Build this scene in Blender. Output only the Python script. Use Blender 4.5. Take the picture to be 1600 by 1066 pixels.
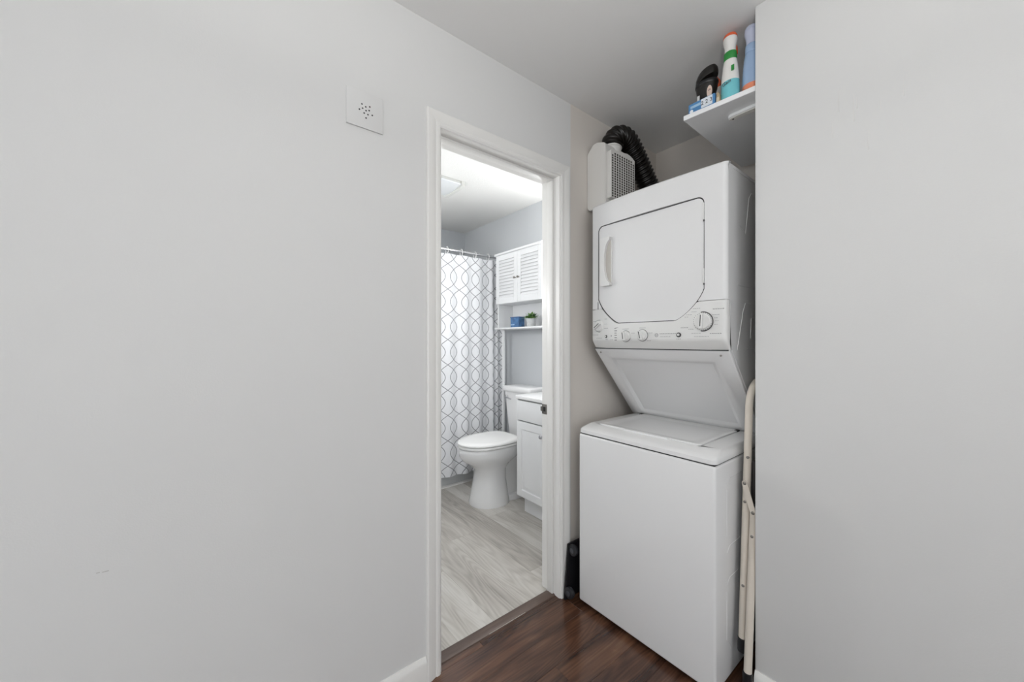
import bpy, bmesh, math, random
from mathutils import Vector, Matrix
random.seed(7)
for o in list(bpy.data.objects): bpy.data.objects.remove(o, do_unlink=True)
S = bpy.context.scene
C = S.collection
PI = math.pi

# ------------------------------------------------------------------ camera, world, lights, exposure
# X runs along the long wall towards the closet, Y towards the bathroom, Z up (metres)
cam = bpy.data.cameras.new('camera'); cam.sensor_width = 36.0; cam.lens = 36.0 * 579.4 / 1600
cam.clip_start = 0.05
co = bpy.data.objects.new('camera', cam); C.objects.link(co)
co.location = (0, 0, 1.24); co.rotation_euler = (PI / 2, 0, -math.atan2(0.6243, 0.7812))
S.camera = co
w = bpy.data.worlds.new('world'); S.world = w; w.use_nodes = True
w.node_tree.nodes['Background'].inputs[0].default_value = (0.75, 0.85, 1.0, 1)
w.node_tree.nodes['Background'].inputs[1].default_value = 0.6
S.view_settings.view_transform = 'Standard'; S.view_settings.look = 'None'
S.view_settings.gamma = 1.0; S.view_settings.use_curve_mapping = False
S.view_settings.exposure = -0.09

def area(name, loc, rot, sx, sy, power, col=(1, 1, 1)):
    l = bpy.data.lights.new(name, 'AREA'); l.shape = 'RECTANGLE'; l.size = sx; l.size_y = sy
    l.energy = power; l.color = col
    o = bpy.data.objects.new(name, l); C.objects.link(o); o.location = loc; o.rotation_euler = rot
    return o
# added area lights: assumed daylight from two made-up windows behind the viewpoint
area('added_daylight_rear', (-3.17, -0.7, 1.10), (0, -PI / 2, 0), 1.9, 2.4, 31, (0.97, 0.99, 1.0))
area('added_daylight_side', (-1.0, -2.97, 1.10), (PI / 2, 0, 0), 2.6, 1.9, 34, (0.97, 0.99, 1.0))

# ------------------------------------------------------------------ helpers
BASE = {}
def mk(name, bm, mat, parent=None, smooth=32, norm=True):
    if norm: bmesh.ops.recalc_face_normals(bm, faces=bm.faces)
    me = bpy.data.meshes.new(name); bm.to_mesh(me); bm.free()
    if smooth:
        me.shade_smooth(); me.set_sharp_from_angle(angle=math.radians(smooth))
    if mat is not None: me.materials.append(mat)
    o = bpy.data.objects.new(name, me); C.objects.link(o)
    if parent is not None: par(o, parent)
    return o
def par(o, p):
    o.parent = p
    o.matrix_parent_inverse = Matrix.Translation(-Vector(BASE.get(p.name, (0, 0, 0))))
def thing(name, loc, label, cat, group=None):
    o = bpy.data.objects.new(name, None); C.objects.link(o); o.location = loc
    o.empty_display_size = 0.05
    BASE[o.name] = loc
    return tag(o, label, cat, group)
def tag(o, label, cat, group=None):
    o['label'] = label; o['category'] = cat
    if group: o['group'] = group
    return o
def struct(o):
    o['kind'] = 'structure'; return o
def box(x0, x1, y0, y1, z0, z1, bev=0.0, seg=2, bm=None):
    b = bm or bmesh.new()
    r = bmesh.ops.create_cube(b, size=1.0)
    for v in r['verts']:
        v.co = Vector(((x0 + x1) / 2 + v.co.x * (x1 - x0), (y0 + y1) / 2 + v.co.y * (y1 - y0), (z0 + z1) / 2 + v.co.z * (z1 - z0)))
    if bev > 0:
        es = list({e for v in r['verts'] for e in v.link_edges})
        bmesh.ops.bevel(b, geom=es, offset=bev, segments=seg, affect='EDGES', profile=0.5, clamp_overlap=True)
    return b
def prism(poly, fn, lo, hi, bev=0.0, seg=2):
    """poly: 2D points; fn(a,b,t)->xyz; extruded from t=lo to t=hi"""
    b = bmesh.new()
    v0 = [b.verts.new(fn(p[0], p[1], lo)) for p in poly]; v1 = [b.verts.new(fn(p[0], p[1], hi)) for p in poly]
    b.faces.new(v0); b.faces.new(v1[::-1])
    n = len(poly)
    for i in range(n): b.faces.new((v0[i], v1[i], v1[(i + 1) % n], v0[(i + 1) % n]))
    if bev: bmesh.ops.bevel(b, geom=list(b.edges), offset=bev, segments=seg, affect='EDGES', clamp_overlap=True)
    return b
def tube(pts, r, seg=14, caps=True, bm=None):
    b = bm or bmesh.new()
    P = [Vector(p) for p in pts]; n = len(P)
    R = r if isinstance(r, (list, tuple)) else [r] * n
    t = (P[1] - P[0]).normalized()
    up = Vector((0, 0, 1)) if abs(t.z) < 0.9 else Vector((1, 0, 0))
    nrm = t.cross(up).normalized(); rings = []
    for i in range(n):
        if i == 0: tt = P[1] - P[0]
        elif i == n - 1: tt = P[-1] - P[-2]
        else: tt = (P[i + 1] - P[i]).normalized() + (P[i] - P[i - 1]).normalized()
        tt.normalize()
        nrm = (nrm - tt * nrm.dot(tt)).normalized(); bn = tt.cross(nrm)
        rings.append([b.verts.new(P[i] + (nrm * math.cos(2 * PI * k / seg) + bn * math.sin(2 * PI * k / seg)) * R[i]) for k in range(seg)])
    for i in range(n - 1):
        for k in range(seg):
            b.faces.new((rings[i][k], rings[i][(k + 1) % seg], rings[i + 1][(k + 1) % seg], rings[i + 1][k]))
    if caps: b.faces.new(rings[0][::-1]); b.faces.new(rings[-1])
    return b
def curve(pts, n=10):
    """Catmull-Rom through the points"""
    P = [Vector(p) for p in pts]; P = [P[0] * 2 - P[1]] + P + [P[-1] * 2 - P[-2]]; out = []
    for i in range(1, len(P) - 2):
        a, p, q, d = P[i - 1], P[i], P[i + 1], P[i + 2]
        for k in range(n):
            t = k / n
            out.append(0.5 * ((2 * p) + (q - a) * t + (2 * a - 5 * p + 4 * q - d) * t * t + (3 * p - a - 3 * q + d) * t ** 3))
    out.append(P[-2]); return out
def lathe(prof, c, axis='z', n=24, sx=1.0, sy=1.0, tilt=None):
    """prof: (radius, height) along the axis"""
    b = bmesh.new(); rings = []; c = Vector(c)
    for r, h in prof:
        ring = []
        for k in range(n):
            a = 2 * PI * k / n; u, v = r * math.cos(a) * sx, r * math.sin(a) * sy
            p = {'z': Vector((u, v, h)), 'x': Vector((h, u, v)), 'y': Vector((u, h, v))}[axis]
            if tilt: p = tilt @ p
            ring.append(b.verts.new(c + p))
        rings.append(ring)
    for i in range(len(rings) - 1):
        for k in range(n): b.faces.new((rings[i][k], rings[i][(k + 1) % n], rings[i + 1][(k + 1) % n], rings[i + 1][k]))
    b.faces.new(rings[0][::-1]); b.faces.new(rings[-1])
    return b
def loft(rings, caps=True):
    b = bmesh.new(); R = [[b.verts.new(p) for p in r] for r in rings]; n = len(R[0])
    for i in range(len(R) - 1):
        for k in range(n): b.faces.new((R[i][k], R[i][(k + 1) % n], R[i + 1][(k + 1) % n], R[i + 1][k]))
    if caps: b.faces.new(R[0][::-1]); b.faces.new(R[-1])
    return b
def grid(fn, us, vs):
    b = bmesh.new(); V = [[b.verts.new(fn(u, v)) for v in vs] for u in us]
    for i in range(len(us) - 1):
        for j in range(len(vs) - 1): b.faces.new((V[i][j], V[i + 1][j], V[i + 1][j + 1], V[i][j + 1]))
    return b
def lin(a, b, n): return [a + (b - a) * i / (n - 1) for i in range(n)]
def text_mesh(txt, size, depth, M, mat, name, parent, shear=0.0):
    c = bpy.data.curves.new(name, 'FONT'); c.body = txt; c.size = size; c.extrude = depth; c.shear = shear
    c.align_x = 'CENTER'; c.align_y = 'CENTER'; c.resolution_u = 3
    t = bpy.data.objects.new('temporary_text', c); C.objects.link(t)
    me = bpy.data.meshes.new_from_object(t.evaluated_get(bpy.context.evaluated_depsgraph_get()))
    bpy.data.objects.remove(t, do_unlink=True); bpy.data.curves.remove(c)
    me.transform(M); me.materials.clear(); me.materials.append(mat); me.name = name
    o = bpy.data.objects.new(name, me); C.objects.link(o); par(o, parent); return o

# ------------------------------------------------------------------ materials
def srgb(h):
    c = [int(h[i:i + 2], 16) / 255 for i in (0, 2, 4)]
    return tuple(x / 12.92 if x <= 0.04045 else ((x + 0.055) / 1.055) ** 2.4 for x in c) + (1,)
def mat(name, col, rough=0.5, metal=0.0, bump=0.0, bscale=200.0, mottle=0.0, mscale=3.0, spec=0.5, coat=0.0, trans=0.0, sss=0.0, emit=None):
    m = bpy.data.materials.new(name); m.use_nodes = True; N = m.node_tree.nodes; L = m.node_tree.links
    p = N['Principled BSDF']; c = srgb(col) if isinstance(col, str) else col
    p.inputs['Base Color'].default_value = c; p.inputs['Roughness'].default_value = rough
    p.inputs['Metallic'].default_value = metal; p.inputs['Specular IOR Level'].default_value = spec
    p.inputs['Coat Weight'].default_value = coat; p.inputs['Transmission Weight'].default_value = trans
    if emit: p.inputs['Emission Color'].default_value = emit[0]; p.inputs['Emission Strength'].default_value = emit[1]
    tc = N.new('ShaderNodeTexCoord')
    if bump:
        n = N.new('ShaderNodeTexNoise'); n.inputs['Scale'].default_value = bscale; n.inputs['Detail'].default_value = 3
        b = N.new('ShaderNodeBump'); b.inputs['Strength'].default_value = bump; b.inputs['Distance'].default_value = 0.002
        L.new(tc.outputs['Object'], n.inputs['Vector']); L.new(n.outputs['Fac'], b.inputs['Height']); L.new(b.outputs['Normal'], p.inputs['Normal'])
    if mottle:
        n = N.new('ShaderNodeTexNoise'); n.inputs['Scale'].default_value = mscale; n.inputs['Detail'].default_value = 4
        r = N.new('ShaderNodeValToRGB'); e = r.color_ramp.elements
        e[0].position = 0.3; e[1].position = 0.7
        e[0].color = tuple(x * (1 - mottle) for x in c[:3]) + (1,); e[1].color = tuple(min(1, x * (1 + mottle)) for x in c[:3]) + (1,)
        L.new(tc.outputs['Object'], n.inputs['Vector']); L.new(n.outputs['Fac'], r.inputs['Fac']); L.new(r.outputs['Color'], p.inputs['Base Color'])
    return m
def wood(name, ramp, rough, gx, gy, ring=0.0, bump=0.12, vary=0.25, coat=0.0):
    m = bpy.data.materials.new(name); m.use_nodes = True; N = m.node_tree.nodes; L = m.node_tree.links
    p = N['Principled BSDF']; p.inputs['Roughness'].default_value = rough; p.inputs['Coat Weight'].default_value = coat
    p.inputs['Coat Roughness'].default_value = 0.12
    tc = N.new('ShaderNodeTexCoord'); oi = N.new('ShaderNodeObjectInfo')
    ml = N.new('ShaderNodeMath'); ml.operation = 'MULTIPLY'; ml.inputs[1].default_value = 57.0; L.new(oi.outputs['Random'], ml.inputs[0])
    cb = N.new('ShaderNodeCombineXYZ'); L.new(ml.outputs[0], cb.inputs[0]); L.new(ml.outputs[0], cb.inputs[1])
    ad = N.new('ShaderNodeVectorMath'); ad.operation = 'ADD'; L.new(tc.outputs['Object'], ad.inputs[0]); L.new(cb.outputs[0], ad.inputs[1])
    def mp(s):
        q = N.new('ShaderNodeMapping'); q.inputs['Scale'].default_value = s; L.new(ad.outputs[0], q.inputs['Vector']); return q
    n1 = N.new('ShaderNodeTexNoise'); n1.inputs['Scale'].default_value = 1; n1.inputs['Detail'].default_value = 5; n1.inputs['Distortion'].default_value = 0.6
    L.new(mp((gx, gy, gy)).outputs[0], n1.inputs['Vector'])
    n2 = N.new('ShaderNodeTexNoise'); n2.inputs['Scale'].default_value = 1; n2.inputs['Detail'].default_value = 6
    L.new(mp((gx * 4, gy * 9, gy * 9)).outputs[0], n2.inputs['Vector'])
    n3 = N.new('ShaderNodeTexNoise'); n3.inputs['Scale'].default_value = 1; n3.inputs['Detail'].default_value = 1
    L.new(mp((gx * 0.7, gy * 0.8, gy * 0.8)).outputs[0], n3.inputs['Vector'])
    sn = N.new('ShaderNodeMath'); sn.operation = 'MULTIPLY'; sn.inputs[1].default_value = 95.0; L.new(n3.outputs['Fac'], sn.inputs[0])
    si = N.new('ShaderNodeMath'); si.operation = 'SINE'; L.new(sn.outputs[0], si.inputs[0])
    def mix(a, b, f):
        q = N.new('ShaderNodeMath'); q.operation = 'MULTIPLY_ADD'; L.new(b, q.inputs[0]); q.inputs[1].default_value = f; L.new(a, q.inputs[2]); return q.outputs[0]
    v = mix(n1.outputs['Fac'], n2.outputs['Fac'], 0.35); v = mix(v, si.outputs[0], ring); v = mix(v, oi.outputs['Random'], vary)
    off = N.new('ShaderNodeMath'); off.operation = 'SUBTRACT'; off.inputs[1].default_value = 0.175 + vary / 2; L.new(v, off.inputs[0])
    r = N.new('ShaderNodeValToRGB'); E = r.color_ramp.elements
    while len(E) < len(ramp): E.new(0.5)
    for e, (pos, c) in zip(E, ramp): e.position = pos; e.color = srgb(c)
    L.new(off.outputs[0], r.inputs['Fac']); L.new(r.outputs['Color'], p.inputs['Base Color'])
    b = N.new('ShaderNodeBump'); b.inputs['Strength'].default_value = bump; b.inputs['Distance'].default_value = 0.001
    L.new(n2.outputs['Fac'], b.inputs['Height']); L.new(b.outputs['Normal'], p.inputs['Normal'])
    return m
M_wall = mat('wall_paint_warm_white', 'dadad9', 0.75, bump=0.10, bscale=260, mottle=0.012, mscale=1.2, spec=0.3)
M_closet = mat('closet_beige_paint', 'd8d2cb', 0.75, bump=0.10, bscale=260, mottle=0.012, mscale=1.2, spec=0.3)
M_ceil = mat('ceiling_paint', 'efefee', 0.85, bump=0.12, bscale=180, spec=0.2)
M_bceil = mat('textured_bathroom_ceiling', 'e6e6e4', 0.9, bump=0.7, bscale=120, spec=0.2)
M_bwall = mat('blue_grey_bathroom_paint', 'cdd0d3', 0.7, bump=0.08, bscale=260, spec=0.3)
M_trim = mat('white_trim_enamel', 'e9e8e5', 0.35, bump=0.02, bscale=60, mottle=0.01)
M_app = mat('white_appliance_enamel', 'e6e6e6', 0.22, mottle=0.003, bscale=700, spec=0.5)
M_app2 = mat('white_appliance_plastic', 'e4e4e2', 0.32, bump=0.02, bscale=500)
M_gap = mat('dark_gap_shade_and_marks', '2b2b2b', 0.7, bump=0.05)  # near-black stands for shade in gaps; also holes and printed marks
M_grey = mat('grey_print_and_gap_shade', 'a2a2a2', 0.6, mottle=0.02)  # print; also coloured in as shade in the vanity's front gaps
M_dkprint = mat('dark_print', '4a4a4a', 0.6, mottle=0.02)
M_black = mat('black_plastic', '17171a', 0.38, mottle=0.1, mscale=20)
M_hose = mat('black_foil_hose', '1b1815', 0.28, metal=0.25, bump=0.3, bscale=90)
M_vent = mat('ivory_plastic', 'dedcd8', 0.45, bump=0.03, bscale=300)
M_cream = mat('cream_powder_coat', 'd8cfc3', 0.4, bump=0.05, bscale=300, mottle=0.03, mscale=12)
M_chrome = mat('chrome', 'd4d4d6', 0.16, metal=1.0, bump=0.01)
M_nickel = mat('brushed_nickel', '8f8b86', 0.35, metal=1.0, bump=0.03, bscale=400)
M_porc = mat('white_porcelain', 'f0f0f0', 0.12, spec=0.55, mottle=0.004)
M_seat = mat('white_seat_plastic', 'f3f3f2', 0.25, mottle=0.004)
M_cab = mat('white_cabinet_lacquer', 'f0f1f2', 0.38, bump=0.02, bscale=100, mottle=0.006)
M_top = mat('white_cultured_marble', 'f6f6f6', 0.15, mottle=0.01, mscale=6)
M_tub = mat('grey_white_tub_acrylic', 'cfd1d2', 0.3, mottle=0.01)
M_dark = wood('dark_walnut_laminate', [(0.12, '1f130e'), (0.35, '3c271e'), (0.52, '553a2c'), (0.68, '6a4a37'), (0.88, '83624b')], 0.2, 1.6, 13, ring=0.05, vary=0.12, coat=0.15)
M_gfloor = wood('grey_oak_vinyl', [(0.0, '837d76'), (0.28, 'a9a49d'), (0.5, 'c0bcb5'), (0.7, 'cecbc5'), (1.0, 'd9d6d1')], 0.42, 1.5, 10, ring=0.07, vary=0.5, bump=0.08)
M_thr = wood('brown_threshold_wood', [(0.2, '3a2d27'), (0.5, '57473f'), (0.8, '6d5c52')], 0.4, 1.5, 22, vary=0.02)
M_under = mat('dark_subfloor', '120c09', 0.9, mottle=0.05)
M_gunder = mat('grey_subfloor', '5a5753', 0.9, mottle=0.05)

# ------------------------------------------------------------------ structure: shell
WY, WY2 = 1.253, 1.368      # long wall: hall face, bathroom face
H = 2.413
DX0, DX1, DZ = 0.645, 1.307, 2.05   # rough opening
X_REAR, Y_SIDE = -3.2, -3.0
XB = 2.155                  # closet back wall
poly = [(X_REAR, 0), (DX0, 0), (DX0, DZ), (DX1, DZ), (DX1, 0), (XB + 0.1, 0), (XB + 0.1, H), (X_REAR, H)]
def wall_left_bm():
    b = bmesh.new()
    xs = [X_REAR, DX0, DX1, 1.372, XB + 0.1]; zs = [0, DZ, H]
    cells = [(0, 0), (0, 1), (1, 1), (2, 0), (2, 1), (3, 0), (3, 1)]
    vd = {}
    def V(i, j, y):
        k = (i, j, y)
        if k not in vd: vd[k] = b.verts.new((xs[i], y, zs[j]))
        return vd[k]
    es = {}
    for i, j in cells:
        q = [(i, j), (i + 1, j), (i + 1, j + 1), (i, j + 1)]
        b.faces.new([V(a, c, WY) for a, c in q]); b.faces.new([V(a, c, WY2) for a, c in q[::-1]])
        for k in range(4):
            e = (q[k], q[(k + 1) % 4]); r = (e[1], e[0])
            if r in es: del es[r]
            else: es[e] = 1
    for (a, c) in es: b.faces.new([V(*a, WY), V(*a, WY2), V(*c, WY2), V(*c, WY)])
    return b
# the long wall is painted warm white towards the hall and blue grey towards the bathroom
wl = struct(mk('wall_left', wall_left_bm(), M_wall, smooth=0))
wl.data.materials.append(M_bwall); wl.data.materials.append(M_closet)
for f in wl.data.polygons:
    if f.normal.y > 0.9: f.material_index = 1
    elif f.normal.y < -0.9 and f.center.x > 1.372: f.material_index = 2
RX = 1.475; RY = 0.484      # closet front wall: face and free end
struct(mk('wall_right', box(RX, RX + 0.115, Y_SIDE, RY, 0, H, 0.006), M_wall))
struct(mk('wall_closet_back', box(XB, XB + 0.1, 0.26, WY, 0, H), M_closet, smooth=0))
struct(mk('wall_closet_side', box(RX + 0.115, XB, 0.26, 0.36, 0, H), M_closet, smooth=0))
def wall_window(name, fn, a0, a1, w0, w1, z0, z1, mat_):
    """wall slab with a window hole, fn(a, t, z)"""
    b = bmesh.new(); As = [a0, w0, w1, a1]; zs = [0, z0, z1, H]; vd = {}
    def V(i, j, t):
        if (i, j, t) not in vd: vd[(i, j, t)] = b.verts.new(fn(As[i], t, zs[j]))
        return vd[(i, j, t)]
    es = {}
    for i in range(3):
        for j in range(3):
            if (i, j) == (1, 1): continue
            q = [(i, j), (i + 1, j), (i + 1, j + 1), (i, j + 1)]
            b.faces.new([V(a, c, 0) for a, c in q]); b.faces.new([V(a, c, 1) for a, c in q[::-1]])
            for k in range(4):
                e = (q[k], q[(k + 1) % 4]); r = (e[1], e[0])
                if r in es: del es[r]
                else: es[e] = 1
    for (a, c) in es: b.faces.new([V(*a, 0), V(*a, 1), V(*c, 1), V(*c, 0)])
    return struct(mk(name, b, mat_, smooth=0))
wall_window('wall_rear', lambda a, t, z: (X_REAR - 0.12 * t, a, z), Y_SIDE - 0.12, WY2, -1.95, 0.55, 0.10, 2.10, M_wall)
wall_window('wall_side', lambda a, t, z: (a, Y_SIDE - 0.12 * t, z), X_REAR, RX + 0.115, -2.35, 0.35, 0.10, 2.10, M_wall)
for n, fn, a0, a1 in (('added_window_1', lambda a, t, z: (X_REAR - 0.06 - t, a, z), -1.95, 0.55), ('added_window_2', lambda a, t, z: (a, Y_SIDE - 0.06 - t, z), -2.35, 0.35)):  # unseen windows, added to frame the fill light
    def bar(c0, c1, z0, z1):
        return prism([(c0, z0), (c1, z0), (c1, z1), (c0, z1)], lambda a, z, t: fn(a, t, z), 0, 0.05)
    e = struct(mk(n, bar(a0, a1, 0.10, 0.15), M_trim)); am = (a0 + a1) / 2
    for c in ((a0, a1, 2.05, 2.10), (a0, a0 + 0.05, 0.15, 2.05), (a1 - 0.05, a1, 0.15, 2.05), (am - 0.03, am + 0.03, 0.15, 2.05)):
        mk('window_frame', bar(*c), M_trim, e)
struct(mk('ceiling', box(X_REAR - 0.12, XB + 0.1, Y_SIDE - 0.12, WY + 0.05, H, H + 0.1), M_ceil, smooth=0))

# bathroom shell
BX0, BXB, BYF = 0.60, 2.126, 3.492
struct(mk('wall_bath_back', box(BXB, BXB + 0.1, WY2, BYF, 0, H), M_bwall, smooth=0))
struct(mk('wall_bath_far', box(BX0 - 0.1, BXB + 0.1, BYF, BYF + 0.1, 0, H), M_bwall, smooth=0))
struct(mk('wall_bath_near', box(BX0 - 0.1, BX0, WY2, BYF, 0, H), M_bwall, smooth=0))
struct(mk('ceiling_bathroom', box(BX0 - 0.1, BXB + 0.1, WY2 - 0.06, BYF + 0.1, H, H + 0.1), M_bceil, smooth=0))

# floors made of planks
def plank_mesh(name, l, wd, th, m):
    e = 0.0012; b = bmesh.new()
    lo = [b.verts.new(p) for p in ((0, 0, -th), (l, 0, -th), (l, wd, -th), (0, wd, -th))]
    md = [b.verts.new(p) for p in ((0, 0, -e), (l, 0, -e), (l, wd, -e), (0, wd, -e))]
    tp = [b.verts.new(p) for p in ((e, e, 0), (l - e, e, 0), (l - e, wd - e, 0), (e, wd - e, 0))]
    for A_, B_ in ((lo, md), (md, tp)):
        for k in range(4): b.faces.new((A_[k], A_[(k + 1) % 4], B_[(k + 1) % 4], B_[k]))
    b.faces.new(tp)
    me = bpy.data.meshes.new(name); bmesh.ops.recalc_face_normals(b, faces=b.faces); b.to_mesh(me); b.free(); me.materials.append(m); return me
def planks(parent, m, x0, x1, y0, y1, wd, ln, along, off, seed):
    rnd = random.Random(seed); cache = {}
    a0, a1, c0, c1 = (x0, x1, y0, y1) if along == 'x' else (y0, y1, x0, x1)
    c = c0
    row = 0
    while c < c1 - 0.004:
        ww = min(wd, c1 - c); a = a0 - off[row % len(off)] * ln
        while a < a1:
            s, e = max(a, a0), min(a + ln, a1)
            if e - s > 0.01:
                k = (round(e - s, 3), round(ww, 3))
                if k not in cache: cache[k] = plank_mesh('plank', e - s, ww, 0.009, m)
                o = bpy.data.objects.new('plank', cache[k]); C.objects.link(o); o.parent = parent
                if along == 'x': o.location = (s, c, 0)
                else: o.location = (c + ww, s, 0); o.rotation_euler = (0, 0, PI / 2)
            a += ln
        c += wd; row += 1
fl = struct(mk('floor', box(X_REAR, XB, Y_SIDE, 1.283, -0.03, -0.0092), M_under, smooth=0))
planks(fl, M_dark, X_REAR, XB, Y_SIDE, 1.281, 0.125, 1.22, 'x', [0.12, 0.55, 0.83, 0.3, 0.68], 3)
flb = struct(mk('floor_bathroom', box(BX0, BXB, 1.283, BYF, -0.03, -0.0092), M_gunder, smooth=0))
planks(flb, M_gfloor, BX0, BXB, 1.327, 2.812, 0.1805, 1.22, 'y', [0.22, 0.62, 0.05, 0.42, 0.86, 0.33], 5)
# threshold strip
tr = struct(mk('trim_threshold', prism([(1.278, 0), (1.331, 0), (1.329, 0.004), (1.318, 0.007), (1.291, 0.007), (1.280, 0.004)], lambda a, b_, t: (t, a, b_), 0.661, 1.291), M_thr))
mk('pale_edge_strip', box(0.90, 1.10, 1.2800, 1.2812, 0.0036, 0.0047), mat('pale_edge_tone', 'd8d2c8', 0.5, mottle=0.05), tr)  # thin pale strip along the middle of the threshold edge

# door frame: jambs, stops, mitred casing, strike plate
door = struct(mk('door_1', box(0.645, 0.660, WY - 0.002, WY2 + 0.002, 0, 2.05), M_trim)) ; door['label'] = 'white painted door frame without a leaf in view'
mk('jamb', box(1.292, 1.307, WY - 0.002, WY2 + 0.002, 0, 2.05), M_trim, door)
mk('head_jamb', box(0.660, 1.292, WY - 0.002, WY2 + 0.002, 2.035, 2.05), M_trim, door)
for c in ((0.660, 0.671, 0, 2.024), (1.281, 1.292, 0, 2.024), (0.660, 1.292, 2.024, 2.035)):
    mk('door_stop', box(c[0], c[1], 1.290, 1.326, c[2], c[3], 0.002), M_trim, door)
CP = [(0, 0), (0, 0.009), (0.006, 0.012), (0.016, 0.012), (0.019, 0.0095), (0.024, 0.0105), (0.040, 0.016), (0.052, 0.016), (0.056, 0.012), (0.056, 0)]  # casing profile (inner edge to outer edge, thickness)
def casing(x0, x1, zt, y, sgn, nm):
    def pt(side, a, t, z):
        if side == 'L': return (x0 - a, y - sgn * t, z)
        return (x1 + a, y - sgn * t, z)
    for side in 'LR':
        b = bmesh.new()
        lo = [b.verts.new(pt(side, a, t, 0)) for a, t in CP]; hi = [b.verts.new(pt(side, a, t, zt + a)) for a, t in CP]
        for k in range(len(CP)): b.faces.new((lo[k], hi[k], hi[(k + 1) % len(CP)], lo[(k + 1) % len(CP)]))
        b.faces.new(lo); b.faces.new(hi)
        mk(nm, b, M_trim, door, smooth=25)
    b = bmesh.new()
    l = [b.verts.new((x0 - a, y - sgn * t, zt + a)) for a, t in CP]; r = [b.verts.new((x1 + a, y - sgn * t, zt + a)) for a, t in CP]
    for k in range(len(CP)): b.faces.new((l[k], r[k], r[(k + 1) % len(CP)], l[(k + 1) % len(CP)]))
    b.faces.new(l); b.faces.new(r)
    mk('head_casing', b, M_trim, door, smooth=25)
casing(0.655, 1.297, 2.036, WY, 1, 'casing')
casing(0.655, 1.297, 2.036, WY2, -1, 'casing')
sp = mk('strike_plate', box(1.2895, 1.2925, 1.338, 1.371, 0.873, 0.922, 0.001), M_nickel, door)
mk('strike_lip', prism([(1.366, 0.884), (1.380, 0.887), (1.380, 0.908), (1.366, 0.911)], lambda a, b_, t: (t, a, b_), 1.288, 1.2915), M_nickel, sp)
mk('latch_hole', box(1.2888, 1.2897, 1.346, 1.360, 0.886, 0.909), M_gap, sp)

# baseboards
BP = [(0, 0), (0.014, 0), (0.014, 0.070), (0.011, 0.080), (0.007, 0.086), (0.004, 0.092), (0, 0.092)]
struct(mk('baseboard_left', prism(BP, lambda a, b_, t: (t, WY - a, b_), X_REAR, 0.598), M_trim, smooth=25))
struct(mk('baseboard_right', prism(BP, lambda a, b_, t: (RX - a, t, b_), Y_SIDE, RY - 0.002), M_trim, smooth=25))
struct(mk('baseboard_closet', prism(BP, lambda a, b_, t: (t, WY - a, b_), 1.356, XB), M_trim, smooth=25))
struct(mk('baseboard_closet_back', prism(BP, lambda a, b_, t: (XB - a, t, b_), 0.36, WY - 0.014), M_trim, smooth=25))
struct(mk('baseboard_bath', prism(BP, lambda a, b_, t: (BXB - a, t, b_), 2.075, 2.80), M_trim, smooth=25))

M_scuff = mat('grey_scuff', 'c2c1be', 0.8, mottle=0.05, mscale=80)
for x0, x1, z in ((-0.213, -0.207, 0.709), (-0.204, -0.193, 0.7075)): mk('scuff_mark', box(x0, x1, WY - 0.0004, WY + 0.001, z, z + 0.0022), M_scuff, wl)
wr = bpy.data.objects['wall_right']
M_drip = mat('dried_paint_drip', 'dedddb', 0.3, mottle=0.01)
for y, z0, z1 in ((0.260, 1.935, 2.003), (0.226, 1.890, 1.97), (0.219, 1.925, 1.96), (0.275, 1.863, 1.91), (0.195, 1.795, 1.85), (0.124, 1.913, 1.96), (0.170, 1.90, 1.94)):
    mk('paint_drip', tube([(RX + 0.0006, y, z1), (RX + 0.0004, y, (z0 + z1) / 2), (RX + 0.0001, y, z0)], [0.0008, 0.0010, 0.0016], 8), M_drip, wr)

# ------------------------------------------------------------------ stacked washer and dryer
UY0, UY1 = 0.557, 1.170; UYC = (UY0 + UY1) / 2; UX0 = 1.338; UXB = 2.035
U = thing('stacked_washer_dryer', (1.68, UYC, 0), 'white stacked washer and dryer tower standing in the closet', 'washer dryer')
mk('washer_cabinet', box(UX0, UXB, UY0, UY1, 0.022, 0.806, 0.010, 3), M_app, U)
for x in (UX0 + 0.05, UXB - 0.05):
    for y in (UY0 + 0.05, UY1 - 0.05): mk('foot', lathe([(0.014, 0), (0.018, 0.003), (0.018, 0.012), (0.008, 0.014), (0.008, 0.03)], (x, y, 0), n=12), M_black, U)
mk('seam_gasket', box(UX0 + 0.006, UXB - 0.006, UY0 + 0.006, UY1 - 0.006, 0.8055, 0.8100), M_gap, U)
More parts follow.
